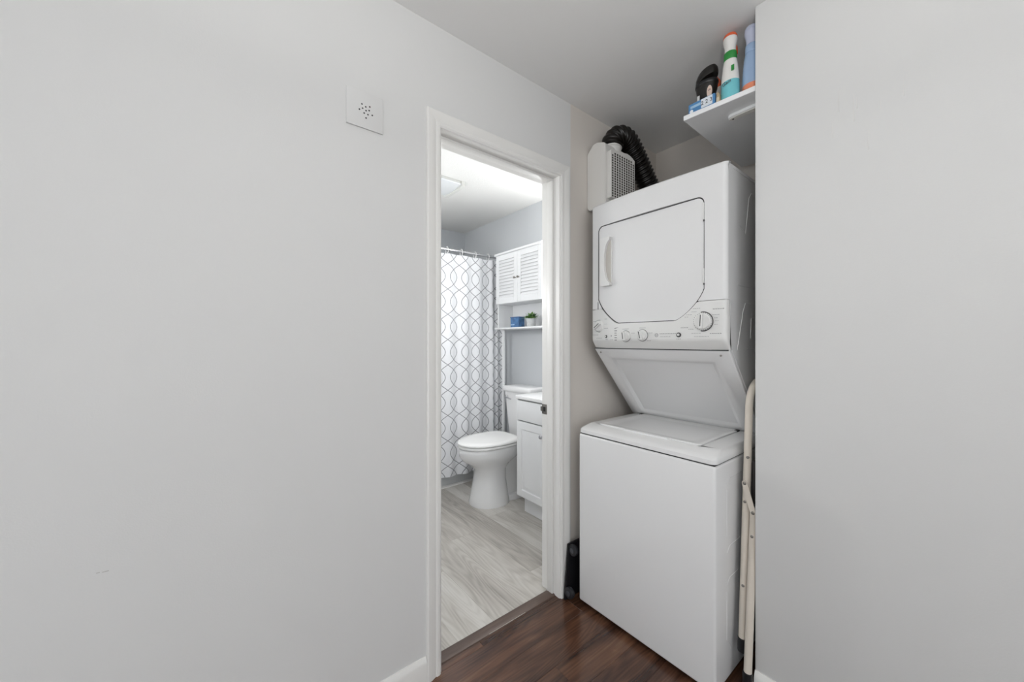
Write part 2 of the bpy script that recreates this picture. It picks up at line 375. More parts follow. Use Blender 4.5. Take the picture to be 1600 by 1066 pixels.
# washer top: rounded deck with a sloping front edge and an opening for the lid
LX0, LX1, LY0, LY1, LZ = 1.405, 1.785, 0.640, 1.112, 0.850
def rrect(x0, x1, y0, y1, r, n=5):
    out = []
    for cx, cy, a0 in ((x1 - r, y1 - r, 0), (x0 + r, y1 - r, PI / 2), (x0 + r, y0 + r, PI), (x1 - r, y0 + r, 1.5 * PI)):
        for k in range(n): a = a0 + PI / 2 * k / (n - 1); out.append((cx + r * math.cos(a), cy + r * math.sin(a)))
    return out
def deck():
    def ring(d, z, fr=0.0, r=0.02): return [(x, y, z) for x, y in rrect(UX0 + d + fr, UXB - d, UY0 + d, UY1 - d, r)]
    R = [ring(0.003, 0.8098), ring(0.0, 0.812), ring(0.0, 0.826, 0.001), ring(0.002, 0.832, 0.006), ring(0.005, 0.838, 0.022), ring(0.010, LZ - 0.003, 0.048), ring(0.018, LZ, 0.060)]
    R.append([(x, y, LZ) for x, y in rrect(LX0 - 0.003, LX1 + 0.003, LY0 - 0.003, LY1 + 0.003, 0.022)])
    R.append([(x, y, LZ - 0.001) for x, y in rrect(LX0 - 0.002, LX1 + 0.002, LY0 - 0.002, LY1 + 0.002, 0.022)])
    R.append([(x, y, LZ - 0.022) for x, y in rrect(LX0 - 0.002, LX1 + 0.002, LY0 - 0.002, LY1 + 0.002, 0.022)])
    return loft(R)
mk('washer_top', deck(), M_app, U, smooth=40)
def lid():
    def ring(d, z, r=0.02): return [(x, y, z) for x, y in rrect(LX0 + d, LX1 - d, LY0 + d, LY1 - d, r)]
    return loft([ring(0.002, LZ - 0.018), ring(0.001, LZ - 0.001), ring(0.003, LZ + 0.003), ring(0.008, LZ + 0.004), ring(0.016, LZ + 0.0035), ring(0.035, LZ - 0.0015), ring(0.06, LZ - 0.002)])
ld = mk('lid', lid(), M_app, U, smooth=40)
mk('lid_finger_grip', box(LX0 - 0.006, LX0 + 0.004, UYC - 0.10, UYC + 0.10, LZ - 0.004, LZ + 0.0045, 0.002), M_app, ld)
for y in (LY0 + 0.006, LY1 - 0.006): mk('hinge_notch', box(1.752, 1.776, y - 0.007, y + 0.007, LZ - 0.002, LZ + 0.0046), M_gap, ld)
# dryer cabinet: side outline extruded across the width, overhanging the washer lid
cab = [(1.452, 1.225), (1.452, 1.880), (1.462, 1.893), (UXB, 1.893), (UXB, LZ + 0.0005), (1.79, LZ + 0.0005)]
mk('dryer_cabinet', prism(cab, lambda a, b_, t: (a, t, b_), UY0, UY1, 0.006, 2), M_app, U)
# bowed front of the dryer with the hole for the door
def bow(y): return 1.430 - 0.016 * (1 - ((y - UYC) / 0.3065) ** 2)
DY0, DY1, DZ0, DZ1 = 0.632, 1.124, 1.319, 1.783
def ztop(y):
    r = 0.026; d = min(y - DY0, DY1 - y)
    return DZ1 if d >= r else DZ1 - r + math.sqrt(max(0, r * r - (r - d) ** 2))
def smoothmin(t): return t
def zbot(y):
    cw, ch = 0.112, 0.115; d = min(y - DY0, DY1 - y)
    if d >= cw: return DZ0
    t = 1 - d / cw
    return DZ0 + ch * (0.82 * t ** 1.35 + 0.18 * t ** 7)
ZT, ZB, FZ = 1.893, 1.238, 1.390
def cols(a, b, n): return lin(a, b, n)
door_u = sorted(set([round(v, 5) for v in [DY0 + 0.028 * (k / 9) ** 2 for k in range(10)] + [DY1 - 0.028 * (k / 9) ** 2 for k in range(10)] + lin(DY0 + 0.028, DY0 + 0.112, 10) + lin(DY1 - 0.112, DY1 - 0.028, 10) + lin(DY0 + 0.112, DY1 - 0.112, 14)]))
def front_panel():
    b = bmesh.new()
    def edge_d(y):   # rounding of the outer vertical edges
        d = min(y - UY0, UY1 - y); r = 0.014
        return 0 if d >= r else r - math.sqrt(max(0, r * r - (r - d) ** 2))
    def edge_z(z):
        d = ZT - z; r = 0.016
        return 0 if d >= r else r - math.sqrt(max(0, r * r - (r - d) ** 2))
    def pt(y, z): return (bow(y) + edge_d(y) + edge_z(z), y, z)
    tops = [0, 0.001, 0.004, 0.009, 0.016]
    sideL = [UY0 + v for v in (0, 0.001, 0.004, 0.009, 0.014)] + lin(UY0 + 0.014, DY0, 5)[1:]
    sideR = lin(DY1, UY1 - 0.014, 5)[:-1] + [UY1 - v for v in (0.014, 0.009, 0.004, 0.001, 0)]
    def strip(ys, f):
        V = [[b.verts.new(pt(y, z)) for z in f(y)] for y in ys]
        for i in range(len(V) - 1):
            for j in range(len(V[0]) - 1): b.faces.new((V[i][j], V[i + 1][j], V[i + 1][j + 1], V[i][j + 1]))
        return V
    def full(y): return lin(FZ + 0.0008, ZT - 0.016, 8) + [ZT - t for t in tops[::-1]][1:]
    strip(sideL, full); strip(sideR, full)
    def up(y): return lin(ztop(y) + 0.0, ZT - 0.016, 5) + [ZT - t for t in tops[::-1]][1:]
    T = strip(door_u, up)
    def dn(y): return lin(FZ + 0.0008, max(FZ + 0.0010, zbot(y)), 5)
    # lower part above the seam, only where the door leaves room
    ok = [y for y in door_u if zbot(y) > FZ + 0.001]
    for side in ([y for y in ok if y < UYC], [y for y in ok if y > UYC]):
        Dn = strip(side, dn)
        for i in range(len(Dn) - 1):
            a, c = Dn[i][-1], Dn[i + 1][-1]
            a2 = b.verts.new((1.450, a.co.y, a.co.z)); c2 = b.verts.new((1.450, c.co.y, c.co.z)); b.faces.new((a, c, c2, a2))
    for i in range(len(T) - 1):  # reveal over the door
        a, c = T[i][0], T[i + 1][0]
        a2 = b.verts.new((1.450, a.co.y, a.co.z)); c2 = b.verts.new((1.450, c.co.y, c.co.z)); b.faces.new((a, c, c2, a2))
    for y in (UY0, UY1):
        q = [b.verts.new(p) for p in ((pt(y, FZ)[0], y, FZ), (pt(y, ZT - 0.016)[0], y, ZT - 0.016), (1.458, y, ZT - 0.016), (1.458, y, FZ))]; b.faces.new(q)
    ys = lin(UY0, UY1, 20)
    A_ = [b.verts.new(pt(y, ZT)) for y in ys]; B_ = [b.verts.new((1.470, y, ZT)) for y in ys]
    for i in range(19): b.faces.new((A_[i], A_[i + 1], B_[i + 1], B_[i]))
    bmesh.ops.remove_doubles(b, verts=b.verts, dist=0.0002)
    return b
mk('dryer_front', front_panel(), M_app, U, smooth=40)
def control_panel():
    b = bmesh.new()
    ys = [UY0 + v for v in (0, 0.001, 0.004, 0.009, 0.014)]; ys = ys + lin(UY0 + 0.014, UY1 - 0.014, 60)[1:-1] + [UY0 + UY1 - v for v in ys[::-1]]
    def ed(y):
        d = min(y - UY0, UY1 - y); r = 0.014
        return 0 if d >= r else r - math.sqrt(max(0, r * r - (r - d) ** 2))
    prof = [(0.0, None), (0.0, 0.5), (0, 1.252), (0.001, 1.246), (0.004, ZB), (0.024, 1.212), (0.028, 1.207)]
    V = []
    for y in ys:
        zt = FZ - 0.0008
        if DY0 < y < DY1: zt = min(zt, zbot(y))
        col = []
        for d, z in prof:
            zz = zt if z is None else ((zt + 1.252) / 2 if z == 0.5 else z)
            col.append(b.verts.new((bow(y) + ed(y) + d, y, zz)))
        V.append([b.verts.new((1.450, y, zt))] + col + [b.verts.new((1.470, y, 1.206))])
    for i in range(len(V) - 1):
        for j in range(len(V[0]) - 1): b.faces.new((V[i][j], V[i + 1][j], V[i + 1][j + 1], V[i][j + 1]))
    b.faces.new(V[0]); b.faces.new(V[-1][::-1])
    return b
cp = mk('control_panel', control_panel(), M_app2, U, smooth=40)
dl = [(y, ztop(y) - 0.0003) for y in door_u] + [(y, zbot(y) + 0.0003) for y in door_u[::-1]]
mk('door_gap_shade', prism([(min(max(y, DY0 - 0.0003), DY1 + 0.0003), z) for y, z in dl], lambda a, b_, t: (t, a, b_), 1.4262, 1.4490), M_gap, U, smooth=0)  # dark infill, nearly flush, paints the shade of the door gap
# dryer door, flat slab with clipped lower corners
def dryer_door():
    b = bmesh.new(); g = 0.0027
    us = [DY0 + g + (u - DY0) * (DY1 - DY0 - 2 * g) / (DY1 - DY0) for u in door_u]
    top = [(y, ztop(DY0 + (y - DY0 - g) * (DY1 - DY0) / (DY1 - DY0 - 2 * g)) - g) for y in us]
    bot = [(y, zbot(DY0 + (y - DY0 - g) * (DY1 - DY0) / (DY1 - DY0 - 2 * g)) + g) for y in us]
    loop = top + bot[::-1]
    cy, cz = UYC, 1.55
    rings = []
    for s, x in ((1.0, 1.4492), (1.0, 1.4285), (0.9965, 1.4262), (0.985, 1.4255)):
        rings.append([(x, cy + (y - cy) * s, cz + (z - cz) * s) for y, z in loop])
    R = [[b.verts.new(p) for p in r] for r in rings]; n = len(loop)
    for i in range(3):
        for k in range(n): b.faces.new((R[i][k], R[i][(k + 1) % n], R[i + 1][(k + 1) % n], R[i + 1][k]))
    m = len(us); F = R[3]
    for i in range(m - 1): b.faces.new((F[i], F[i + 1], F[n - 2 - i], F[n - 1 - i]))
    bmesh.ops.remove_doubles(b, verts=b.verts, dist=0.00015)
    return b
dd = mk('dryer_door', dryer_door(), M_app, U, smooth=40)
# pull handle: a plate with an arched scooped grip
hz0, hz1 = 1.495, 1.718
hpoly = [(1.044, hz0 + 0.003), (1.047, hz0), (1.095, hz0), (1.100, hz0 + 0.005), (1.100, hz1 - 0.005), (1.095, hz1), (1.047, hz1), (1.044, hz1 - 0.003)]
hpoly += [(1.046 + 0.030 * math.sqrt(max(0.0, 1 - ((z - 1.6065) / 0.097) ** 2)), z) for z in lin(1.6065 + 0.0965, 1.6065 - 0.0965, 25)]
hp = mk('handle', prism(hpoly, lambda a, b_, t: (t, a, b_), 1.4045, 1.4257), M_app2, dd)
mk('grip', box(1.4185, 1.4257, 1.0455, 1.082, hz0 + 0.012, hz1 - 0.012, 0.001, 1), mat('grip_shade_plastic', 'c9c5be', 0.4, mottle=0.01), hp)  # warm grey tone puts the shade of the scooped grip into the pad
mk('grip_rim', box(1.4165, 1.4257, 1.0435, 1.0455, hz0 + 0.010, hz1 - 0.010, 0.0006, 1), M_app2, hp)
for z0, z1 in ((1.693, 1.757), (1.456, 1.512)):
    h_ = mk('hinge', box(1.421, 1.4262, DY0 + 0.001, DY0 + 0.0065, z0, z1, 0.0015), M_app2, dd)
    mk('hinge_pin', box(1.4205, 1.4258, DY0 - 0.001, DY0 + 0.003, z0 - 0.006, z0), M_dkprint, h_)
# knobs
M_ring_shade = mat('grey_knob_ring_shade', '7c7c7c', 0.5, mottle=0.02)  # darker ring tone paints shading around the knobs
def knob(y, z, r, ang, big=False):
    x = bow(y)
    mk_ = mk('knob', lathe([(r * 0.98, 0.0), (r, -0.003), (r * 0.98, -0.006), (r * 0.86, -0.0075), (r * 0.84, -0.010), (r * 0.80, -0.0115)], (x + 0.001, y, z), 'x', 28), M_app2, cp)
    b = prism([(-r * 0.80, -r * 0.17), (r * 0.80, -r * 0.17), (r * 0.86, 0), (r * 0.80, r * 0.17), (-r * 0.80, r * 0.17)], lambda a, c, t: (t, y + a * math.cos(ang) - c * math.sin(ang), z + a * math.sin(ang) + c * math.cos(ang)), x - 0.026 if not big else x - 0.024, x - 0.009, 0.0015, 1)
    mk('grip', b, M_app2, mk_)
    ring = bmesh.new(); n = 36
    V = [[ring.verts.new((x - 0.0006, y + rr * math.cos(2 * PI * k / n), z + rr * math.sin(2 * PI * k / n))) for k in range(n)] for rr in (r * 1.0, r * 1.10)]
    for k in range(n): ring.faces.new((V[0][k], V[0][(k + 1) % n], V[1][(k + 1) % n], V[1][k]))
    mk('outline_shade_ring', ring, M_dkprint if big else M_ring_shade, mk_)
    if big:
        for k in range(26):
            a = 2 * PI * k / 26
            tk = prism([(r * 0.90, -0.0007), (r * 0.98, -0.0007), (r * 0.98, 0.0007), (r * 0.90, 0.0007)], lambda u, v, t: (t, y + u * math.cos(a) - v * math.sin(a), z + u * math.sin(a) + v * math.cos(a)), x - 0.0062, x - 0.0048)
            mk('dial_tick', tk, M_dkprint, mk_)
    pm = prism([(-r * 0.55, -0.0016), (r * 0.7, -0.0016), (r * 0.7, 0.0016), (-r * 0.55, 0.0016)], lambda a, c, t: (t, y + a * math.cos(ang) - c * math.sin(ang), z + a * math.sin(ang) + c * math.cos(ang)), (x - 0.0262) if not big else (x - 0.0242), (x - 0.0255) if not big else (x - 0.0235))
    mk('pointer_mark', pm, M_gap, mk_)
    return mk_
knob(1.118, 1.311, 0.027, 2.5)
knob(0.966, 1.261, 0.0235, 1.45)
knob(0.883, 1.264, 0.0235, 1.30)
knob(0.637, 1.313, 0.034, 1.62, True)
for y, z, r in ((1.076, 1.261, 0.0065), (0.727, 1.264, 0.0095)):
    q = mk('push_button', lathe([(r, 0.001), (r, -0.002), (r * 0.7, -0.003)], (bow(y), y, z), 'x', 18), M_dkprint, cp)
    mk('button_cap', lathe([(r * 0.5, -0.002), (r * 0.5, -0.0055), (r * 0.35, -0.0065)], (bow(y), y, z), 'x', 14), M_app2, q)
# round maker's emblem: a ring with a curled monogram
yE, zE = 0.819, 1.264; rg = bmesh.new()
V = [[rg.verts.new((bow(yE) - 0.0006, yE + rr * math.cos(2 * PI * k / 24), zE + rr * math.sin(2 * PI * k / 24))) for k in range(24)] for rr in (0.0055, 0.0078)]
for k in range(24): rg.faces.new((V[0][k], V[0][(k + 1) % 24], V[1][(k + 1) % 24], V[1][k]))
em = mk('emblem', rg, M_grey, cp)
RT = Matrix.Rotation(-PI / 2, 4, 'Z') @ Matrix.Rotation(PI / 2, 4, 'X')   # text facing -X
text_mesh('GE', 0.0075, 0.0002, Matrix.Translation((bow(yE) - 0.0007, yE, zE)) @ RT, M_grey, 'emblem_monogram', em)
# tiny printed captions (too small to read in the photograph): short grey strokes
def strokes(name, items, m=M_grey):
    b = bmesh.new(); rnd = random.Random(11)
    for y, z, wd, hgt in items:
        yy = y + wd / 2
        while yy > y - wd / 2:
            l = rnd.uniform(0.003, 0.007); x = bow(yy) - 0.0007
            b.faces.new([b.verts.new(p) for p in ((x, yy, z), (x, yy - l, z), (x, yy - l, z + hgt), (x, yy, z + hgt))])
            yy -= l + 0.0016
    o = mk(name, b, m, cp, smooth=0); o['kind'] = 'stuff'; return o
cap = [(0.772, 1.268, 0.066, 0.0028), (0.782, 1.257, 0.042, 0.0018), (0.585, 1.356, 0.036, 0.0030), (0.595, 1.336, 0.022, 0.0018), (0.662, 1.362, 0.022, 0.0016), (0.668, 1.350, 0.02, 0.0016),
       (0.690, 1.340, 0.016, 0.0016), (0.697, 1.331, 0.014, 0.0016), (0.706, 1.290, 0.026, 0.0028), (0.682, 1.284, 0.016, 0.0016), (0.663, 1.268, 0.03, 0.0016), (0.596, 1.266, 0.034, 0.0030), (0.655, 1.2525, 0.0, 0.001),
       (0.643, 1.256, 0.05, 0.0018), (0.592, 1.300, 0.012, 0.0014), (0.590, 1.313, 0.010, 0.0014), (0.592, 1.324, 0.012, 0.0014), (0.968, 1.292, 0.032, 0.0022), (0.883, 1.294, 0.028, 0.0022), (0.930, 1.273, 0.018, 0.0018),
       (0.846, 1.273, 0.02, 0.0018), (0.852, 1.240, 0.018, 0.0018), (1.145, 1.268, 0.04, 0.0024), (1.118, 1.253, 0.034, 0.0016), (1.148, 1.333, 0.016, 0.0016), (1.078, 1.341, 0.014, 0.0022), (1.078, 1.318, 0.016, 0.0016), (1.075, 1.298, 0.022, 0.0020),
       (1.045, 1.261, 0.008, 0.005), (1.042, 1.245, 0.018, 0.002), (1.074, 1.246, 0.010, 0.002), (0.727, 1.2465, 0.018, 0.0026), (1.014, 1.300, 0.014, 0.002)]
strokes('printed_captions', [c for c in cap if c[2] > 0])
strokes('status_light_marks', [(1.022, 1.243 + 0.0105 * k, 0.010, 0.003) for k in range(6)], M_dkprint)
# sloping panel below the dryer front, with a recessed middle
PA, PB = Vector((1.458, 0, 1.206)), Vector((1.780, 0, LZ + 0.004))
pn = Vector((-(PA.z - PB.z), 0, -(PB.x - PA.x))).normalized()   # outward: towards the room and down
def slope(v, y, d): p = PA + (PB - PA) * v; return (p.x + pn.x * d, y, p.z + pn.z * d)
def slope_panel():
    def ring(my, v0, v1, d): return [slope(v0, UY0 + my, d), slope(v0, UY1 - my, d), slope(v1, UY1 - my, d), slope(v1, UY0 + my, d)]
    return loft([ring(0.001, 0, 1, -0.004), ring(0.001, 0, 1, 0.003), ring(0.004, 0.006, 0.994, 0.006), ring(0.066, 0.12, 0.945, 0.006), ring(0.070, 0.13, 0.94, 0.0045), ring(0.092, 0.19, 0.905, -0.010), ring(0.097, 0.20, 0.90, -0.0115)])
lp = mk('sloping_panel', slope_panel(), M_app, U, smooth=50)
for y in (UY0 + 0.035, UY1 - 0.028):
    p = slope(0.045, y, 0.0062); b = lathe([(0.0042, 0), (0.0042, -0.0015), (0.003, -0.0022)], p, 'x', 12); mk('screw', b, M_nickel, lp)
mk('shadow_seam', box(1.452, 1.462, UY0 + 0.004, UY1 - 0.004, 1.2035, 1.2075), M_gap, U)
# pressed ridges on the side of the tower
def ridge(pts, r=0.0011): mk('pressed_ridge', tube([(x, UY0 - 0.0003, z) for x, z in pts], r, 8), M_app, U)
ridge([(1.545, 1.676), (1.60, 1.655), (1.635, 1.80), (1.66, 1.825), (1.95, 1.825)]); ridge([(1.68, 1.62), (1.95, 1.62)]); ridge([(1.72, 1.66), (1.735, 1.77), (1.95, 1.77)])
ridge([(1.52, 1.205), (1.578, 1.355), (1.60, 1.385), (1.95, 1.385)]); ridge([(1.62, 1.21), (1.95, 1.21)]); ridge([(1.65, 1.25), (1.66, 1.33), (1.95, 1.33)]); ridge([(1.53, 1.45), (1.95, 1.45)])
ridge([(1.48, 1.875), (2.0, 1.875)])
for z in (0.745, 0.50, 0.385): ridge([(1.43, z - 0.02), (1.455, z), (1.98, z)])
ridge([(1.43, 0.71), (1.43, 0.54)]); ridge([(1.43, 0.34), (1.43, 0.17), (1.47, 0.12)])

# ------------------------------------------------------------------ dryer vent box on the wall and its hose
VB = thing('dryer_vent_box', (1.61, 1.20, 1.90), 'ivory plastic lint vent box with slotted grille above the dryer', 'vent box')
bodyp = [(WY - 0.0005, 1.925), (WY - 0.014, 1.906), (1.145, 1.906), (1.138, 1.913), (1.138, 2.208), (1.146, 2.222), (1.190, 2.238), (1.215, 2.236), (WY - 0.0005, 2.197)]
mk('body', prism(bodyp, lambda a, b_, t: (t, a, b_), 1.496, 1.735, 0.003, 2), M_vent, VB)
gp = [(1.510, 1.945), (1.510, 2.176), (1.523, 2.184), (1.588, 2.190), (1.653, 2.200), (1.678, 2.194), (1.714, 2.182), (1.714, 1.945)]
gr = mk('grille', prism(gp, lambda a, b_, t: (a, t, b_), 1.1145, 1.139, 0.002, 1), M_vent, VB)
M_slot = mat('dark_grille_slot', '3a332d', 0.8, mottle=0.05)
for i in range(10):
    for j in range(18):
        x = 1.524 + 0.0195 * i; z = 1.955 + 0.0124 * j
        if i == 9 and j == 17: continue
        if i == 0 and j == 17: continue
        mk('grille_slot', box(x - 0.0050, x + 0.0050, 1.1137, 1.1152, z - 0.0043, z + 0.0043), M_slot, gr, smooth=0)
mk('collar', lathe([(0.046, 2.20), (0.046, 2.232), (0.050, 2.234), (0.050, 2.242), (0.044, 2.243)], (1.605, 1.178, 0), 'z', 28), M_vent, VB)
hp_ = curve([(1.605, 1.178, 2.243), (1.610, 1.174, 2.275), (1.645, 1.162, 2.305), (1.705, 1.152, 2.295), (1.79, 1.148, 2.22), (1.89, 1.146, 2.115), (2.00, 1.142, 2.005), (2.085, 1.138, 1.90), (2.093, 1.136, 1.76)], 14)
# corrugation: radius oscillates along the path
ln = 0; rad = []; hs = []
for a, b_ in zip(hp_[:-1], hp_[1:]):
    for k in range(3): hs.append(a + (b_ - a) * k / 3)
hs.append(hp_[-1])
for i, p in enumerate(hs):
    if i: ln += (p - hs[i - 1]).length
    rad.append(0.0515 + 0.0052 * math.sin(2 * PI * ln / 0.021))
tag(mk('dryer_hose', tube(hs, rad, 26), M_hose, smooth=60), 'black ribbed flexible hose arching from vent box behind dryer', 'hose')

# ------------------------------------------------------------------ wall shelf with lamp and cleaning bottles
SZ0, SZ1 = 2.128, 2.147
SH = thing('wall_shelf', (1.78, 0.55, SZ0), 'white board shelf high in the closet corner holding cleaning bottles', 'shelf')
shp = [(1.474, 0.737), (1.504, 0.361), (2.150, 0.361), (2.100, 0.750)]
mk('shelf_board', prism(shp, lambda a, b_, t: (a, b_, t), SZ0, SZ1, 0.0015, 1), M_cab, SH)
mk('shelf_cleat', box(1.62, 2.15, 0.361, 0.379, SZ0 - 0.04, SZ0 - 0.0005, 0.001), M_cab, SH)
ll = [(1.590 + 0.019 * math.cos(a), 0.594 + 0.019 * math.sin(a)) for a in lin(0, PI, 9)] + [(1.590 + 0.019 * math.cos(a), 0.39 + 0.019 * math.sin(a)) for a in lin(PI, 2 * PI, 9)]
UL = thing('under_shelf_lamp', (1.59, 0.5, 2.11), 'slim white stick-on lamp bar under the closet shelf', 'lamp')
mk('lamp_body', prism(ll, lambda a, b_, t: (a, b_, t), 2.116, SZ0 - 0.0005, 0.002, 1), M_cab, UL)
mk('diffuser', prism([(1.590 + (x - 1.590) * 0.62, y * 0.97 + 0.0148) for x, y in ll], lambda a, b_, t: (a, b_, t), 2.1135, 2.1165, 0.0008, 1), mat('frosted_diffuser', 'e9e7e2', 0.5, mottle=0.01), UL)
mk('screw', lathe([(0.0035, 2.112), (0.0035, 2.1165)], (1.590, 0.596, 0), 'z', 10), M_dkprint, UL)
TZ = SZ1 + 0.0003
# blue box at the front edge
BX = thing('detergent_box', (1.496, 0.672, TZ), 'flat blue and white carton at the corner of the closet shelf', 'box')
mk('carton', box(1.486, 1.506, 0.622, 0.722, TZ, TZ + 0.040, 0.001), mat('blue_carton', '4f86b8', 0.5, mottle=0.08, mscale=40), BX)
mk('white_label', box(1.4848, 1.4862, 0.630, 0.672, TZ + 0.004, TZ + 0.038), mat('carton_white', 'dfe4ea', 0.5, mottle=0.02), BX)
mk('pale_band', box(1.4850, 1.4862, 0.674, 0.714, TZ + 0.020, TZ + 0.030), mat('carton_pale_blue', '9fc0da', 0.5, mottle=0.05), BX)
mk('logo_disc', lathe([(0.007, 0), (0.007, -0.0008)], (1.486, 0.710, TZ + 0.009), 'x', 16), mat('carton_logo_white', 'e8edf2', 0.5, mottle=0.02), BX)
text_mesh('2 2 3', 0.021, 0.0003, Matrix.Translation((1.4843, 0.651, TZ + 0.021)) @ RT, M_gap, 'carton_marks', BX)
# black bottle with hooded cap
c = (1.548, 0.678)
BB = thing('black_bottle', (c[0], c[1], TZ), 'black waisted bottle with slanted hood cap on closet shelf', 'bottle')
M_bb = mat('glossy_black_bottle', '1c1a18', 0.3, mottle=0.15, mscale=30)
mk('bottle_body', lathe([(0.036, 0.0), (0.038, 0.004), (0.033, 0.03), (0.0295, 0.055), (0.031, 0.075), (0.038, 0.095), (0.041, 0.115), (0.041, 0.124)], (c[0], c[1], TZ), 'z', 28, 0.8, 1.0), M_bb, BB)
sh = Matrix(((1, 0, 0), (0, 1, 0), (0.0, -0.38, 1)))
mk('hood_cap', lathe([(0.041, 0.0), (0.0425, 0.008), (0.041, 0.024), (0.035, 0.037), (0.022, 0.044), (0.008, 0.046)], (c[0], c[1], TZ + 0.139), 'z', 28, 0.8, 1.0, sh), M_bb, BB)
mk('cap_band', lathe([(0.0415, -0.002), (0.0435, 0.002), (0.0435, 0.008), (0.0415, 0.012)], (c[0], c[1], TZ + 0.119), 'z', 28, 0.8, 1.0), M_black, BB)
mk('oval_label', lathe([(0.0125, 0), (0.0125, -0.0015)], (1.5215, 0.656, TZ + 0.078), 'x', 24, 0.8, 1.9), mat('pink_cream_label', 'd9c3b6', 0.5, mottle=0.08, mscale=60), BB)
mk('side_label', box(1.5195, 1.5215, 0.694, 0.703, TZ + 0.040, TZ + 0.080), mat('white_side_label', 'cfd0cf', 0.5, mottle=0.05), BB)
text_mesh('Un', 0.010, 0.0003, Matrix.Translation((1.5198, 0.656, TZ + 0.084)) @ RT, M_gap, 'label_lettering', BB)
# spray bottles with a bowling pin outline
def pin_bottle(name, x, y, label, mats, kind, hs=0.975):
    T = thing(name, (x, y, TZ), label, 'bottle')
    bodyp_ = [(0.028, 0.0), (0.0315, 0.004), (0.0320, 0.03), (0.0310, 0.07), (0.0285, 0.105), (0.0255, 0.135), (0.0215, 0.155)]
    def sc(pr): return [(r_, h_ * hs) for r_, h_ in pr]
    k = [i for i, q in enumerate(bodyp_) if q[1] >= kind['split']][0]
    mk('lower_body', lathe(sc(bodyp_[:k + 1]), (x, y, TZ), 'z', 28, 0.82, 1.0), mats[0], T)
    mk('upper_body', lathe(sc(bodyp_[k:]), (x, y, TZ), 'z', 28, 0.82, 1.0), mats[1], T)
    mk('neck_band', lathe(sc([(0.0215, 0.155), (0.0225, 0.157), (0.0215, 0.184), (0.020, 0.186)]), (x, y, TZ), 'z', 28, 0.85, 1.0), mats[2], T)
    hd = mk('sprayer_head', lathe(sc([(0.0185, 0.186), (0.0185, 0.202), (0.0225, 0.222), (0.0245, 0.232), (0.023, 0.240)]), (x, y, TZ), 'z', 26, 1.0, 1.0), mats[3], T)
    mk('sprayer_cap', lathe(sc([(0.0235, 0.2402), (0.0235, 0.246), (0.020, 0.253), (0.010, 0.2565)]), (x, y, TZ), 'z', 26, 1.0, 1.0), mats[4], hd)
    tg = tube(curve([(x + 0.016, y - 0.004, TZ + 0.232), (x + 0.034, y - 0.008, TZ + 0.215), (x + 0.036, y - 0.008, TZ + 0.190)], 6), 0.0045, 10)
    mk('trigger', tg, mats[4], hd)
    return T
M_teal = mat('teal_liquid_plastic', '74c3cc', 0.22, mottle=0.06, mscale=30); M_wp = mat('white_bottle_plastic', 'e4e2de', 0.3, mottle=0.01)
M_green = mat('green_band', '2f8a3f', 0.4, mottle=0.03); M_or = mat('orange_plastic', 'e0663f', 0.35, mottle=0.03)
M_blue = mat('pale_blue_plastic', '9bb4d4', 0.25, mottle=0.03); M_pink = mat('coral_pink_plastic', 'e08a68', 0.3, mottle=0.15, mscale=25); M_lav = mat('lavender_plastic', 'b9bfd4', 0.3, mottle=0.02)
pb = pin_bottle('spray_bottle', 1.520, 0.580, 'white and teal spray bottle with green neck band and orange cap', (M_teal, M_wp, M_green, M_wp, M_or), {'split': 0.07})
Ml = Matrix.Translation((1.4925, 0.584, TZ + 0.058)) @ RT @ Matrix.Rotation(0.22, 4, 'Z')
text_mesh('Gain', 0.017, 0.0004, Ml, M_dkprint, 'script_logo', pb, 0.35)
mk('green_label_patch', box(1.4965, 1.4985, 0.5580, 0.568, TZ + 0.098, TZ + 0.118), M_green, pb)
pin_bottle('refresher_bottle', 1.534, 0.512, 'pale blue bottle with coral lower part beside the wall corner', (M_pink, M_blue, M_blue, M_lav, M_lav), {'split': 0.03}, 0.95)
OB = thing('orange_bottle', (1.62, 0.655, TZ), 'slim orange sprayer peeking out behind the teal bottle', 'bottle')
mk('bottle_body', lathe([(0.018, 0), (0.020, 0.003), (0.020, 0.10), (0.012, 0.125), (0.012, 0.135)], (1.62, 0.655, TZ), 'z', 20), M_wp, OB)
mk('nozzle', prism([(0.655, TZ + 0.135), (0.670, TZ + 0.135), (0.682, TZ + 0.188), (0.672, TZ + 0.192), (0.655, TZ + 0.165)], lambda a, b_, t: (t, a, b_), 1.612, 1.628, 0.002, 1), M_or, OB)
TB = thing('tan_packet', (1.52, 0.600, TZ), 'small tan packet wedged between carton and teal bottle', 'packet')
mk('packet_body', prism([(0.606, TZ), (0.620, TZ), (0.619, TZ + 0.034), (0.614, TZ + 0.045), (0.609, TZ + 0.030)], lambda a, b_, t: (t, a, b_), 1.492, 1.515, 0.002, 1), mat('tan_paper', 'bfa889', 0.7, mottle=0.06, mscale=40), TB)
mk('packet_fold', box(1.4905, 1.492, 0.609, 0.618, TZ + 0.004, TZ + 0.02), mat('cream_paper', 'd8cbb4', 0.7, mottle=0.05), TB)

# ------------------------------------------------------------------ wall plate
WP = thing('wall_plate', (0.383, WY, 1.995), 'square white chime cover with dark holes on the left wall', 'wall plate')
mk('cover', box(0.324, 0.441, WY - 0.0050, WY - 0.0003, 1.936, 2.054, 0.002, 2), M_wall, WP)
for a, b_ in ((-0.013, 0.019), (-0.001, 0.014), (0.012, 0.019), (-0.011, 0.006), (0.0, 0.002), (0.010, 0.006), (-0.021, -0.001), (-0.006, -0.008), (0.006, -0.009), (0.020, -0.006), (0.0, -0.022)):
    mk('speaker_hole', lathe([(0.0026, 0), (0.0026, -0.0006)], (0.385 + a, WY - 0.0048, 1.993 + b_), 'y', 12), M_gap, WP)

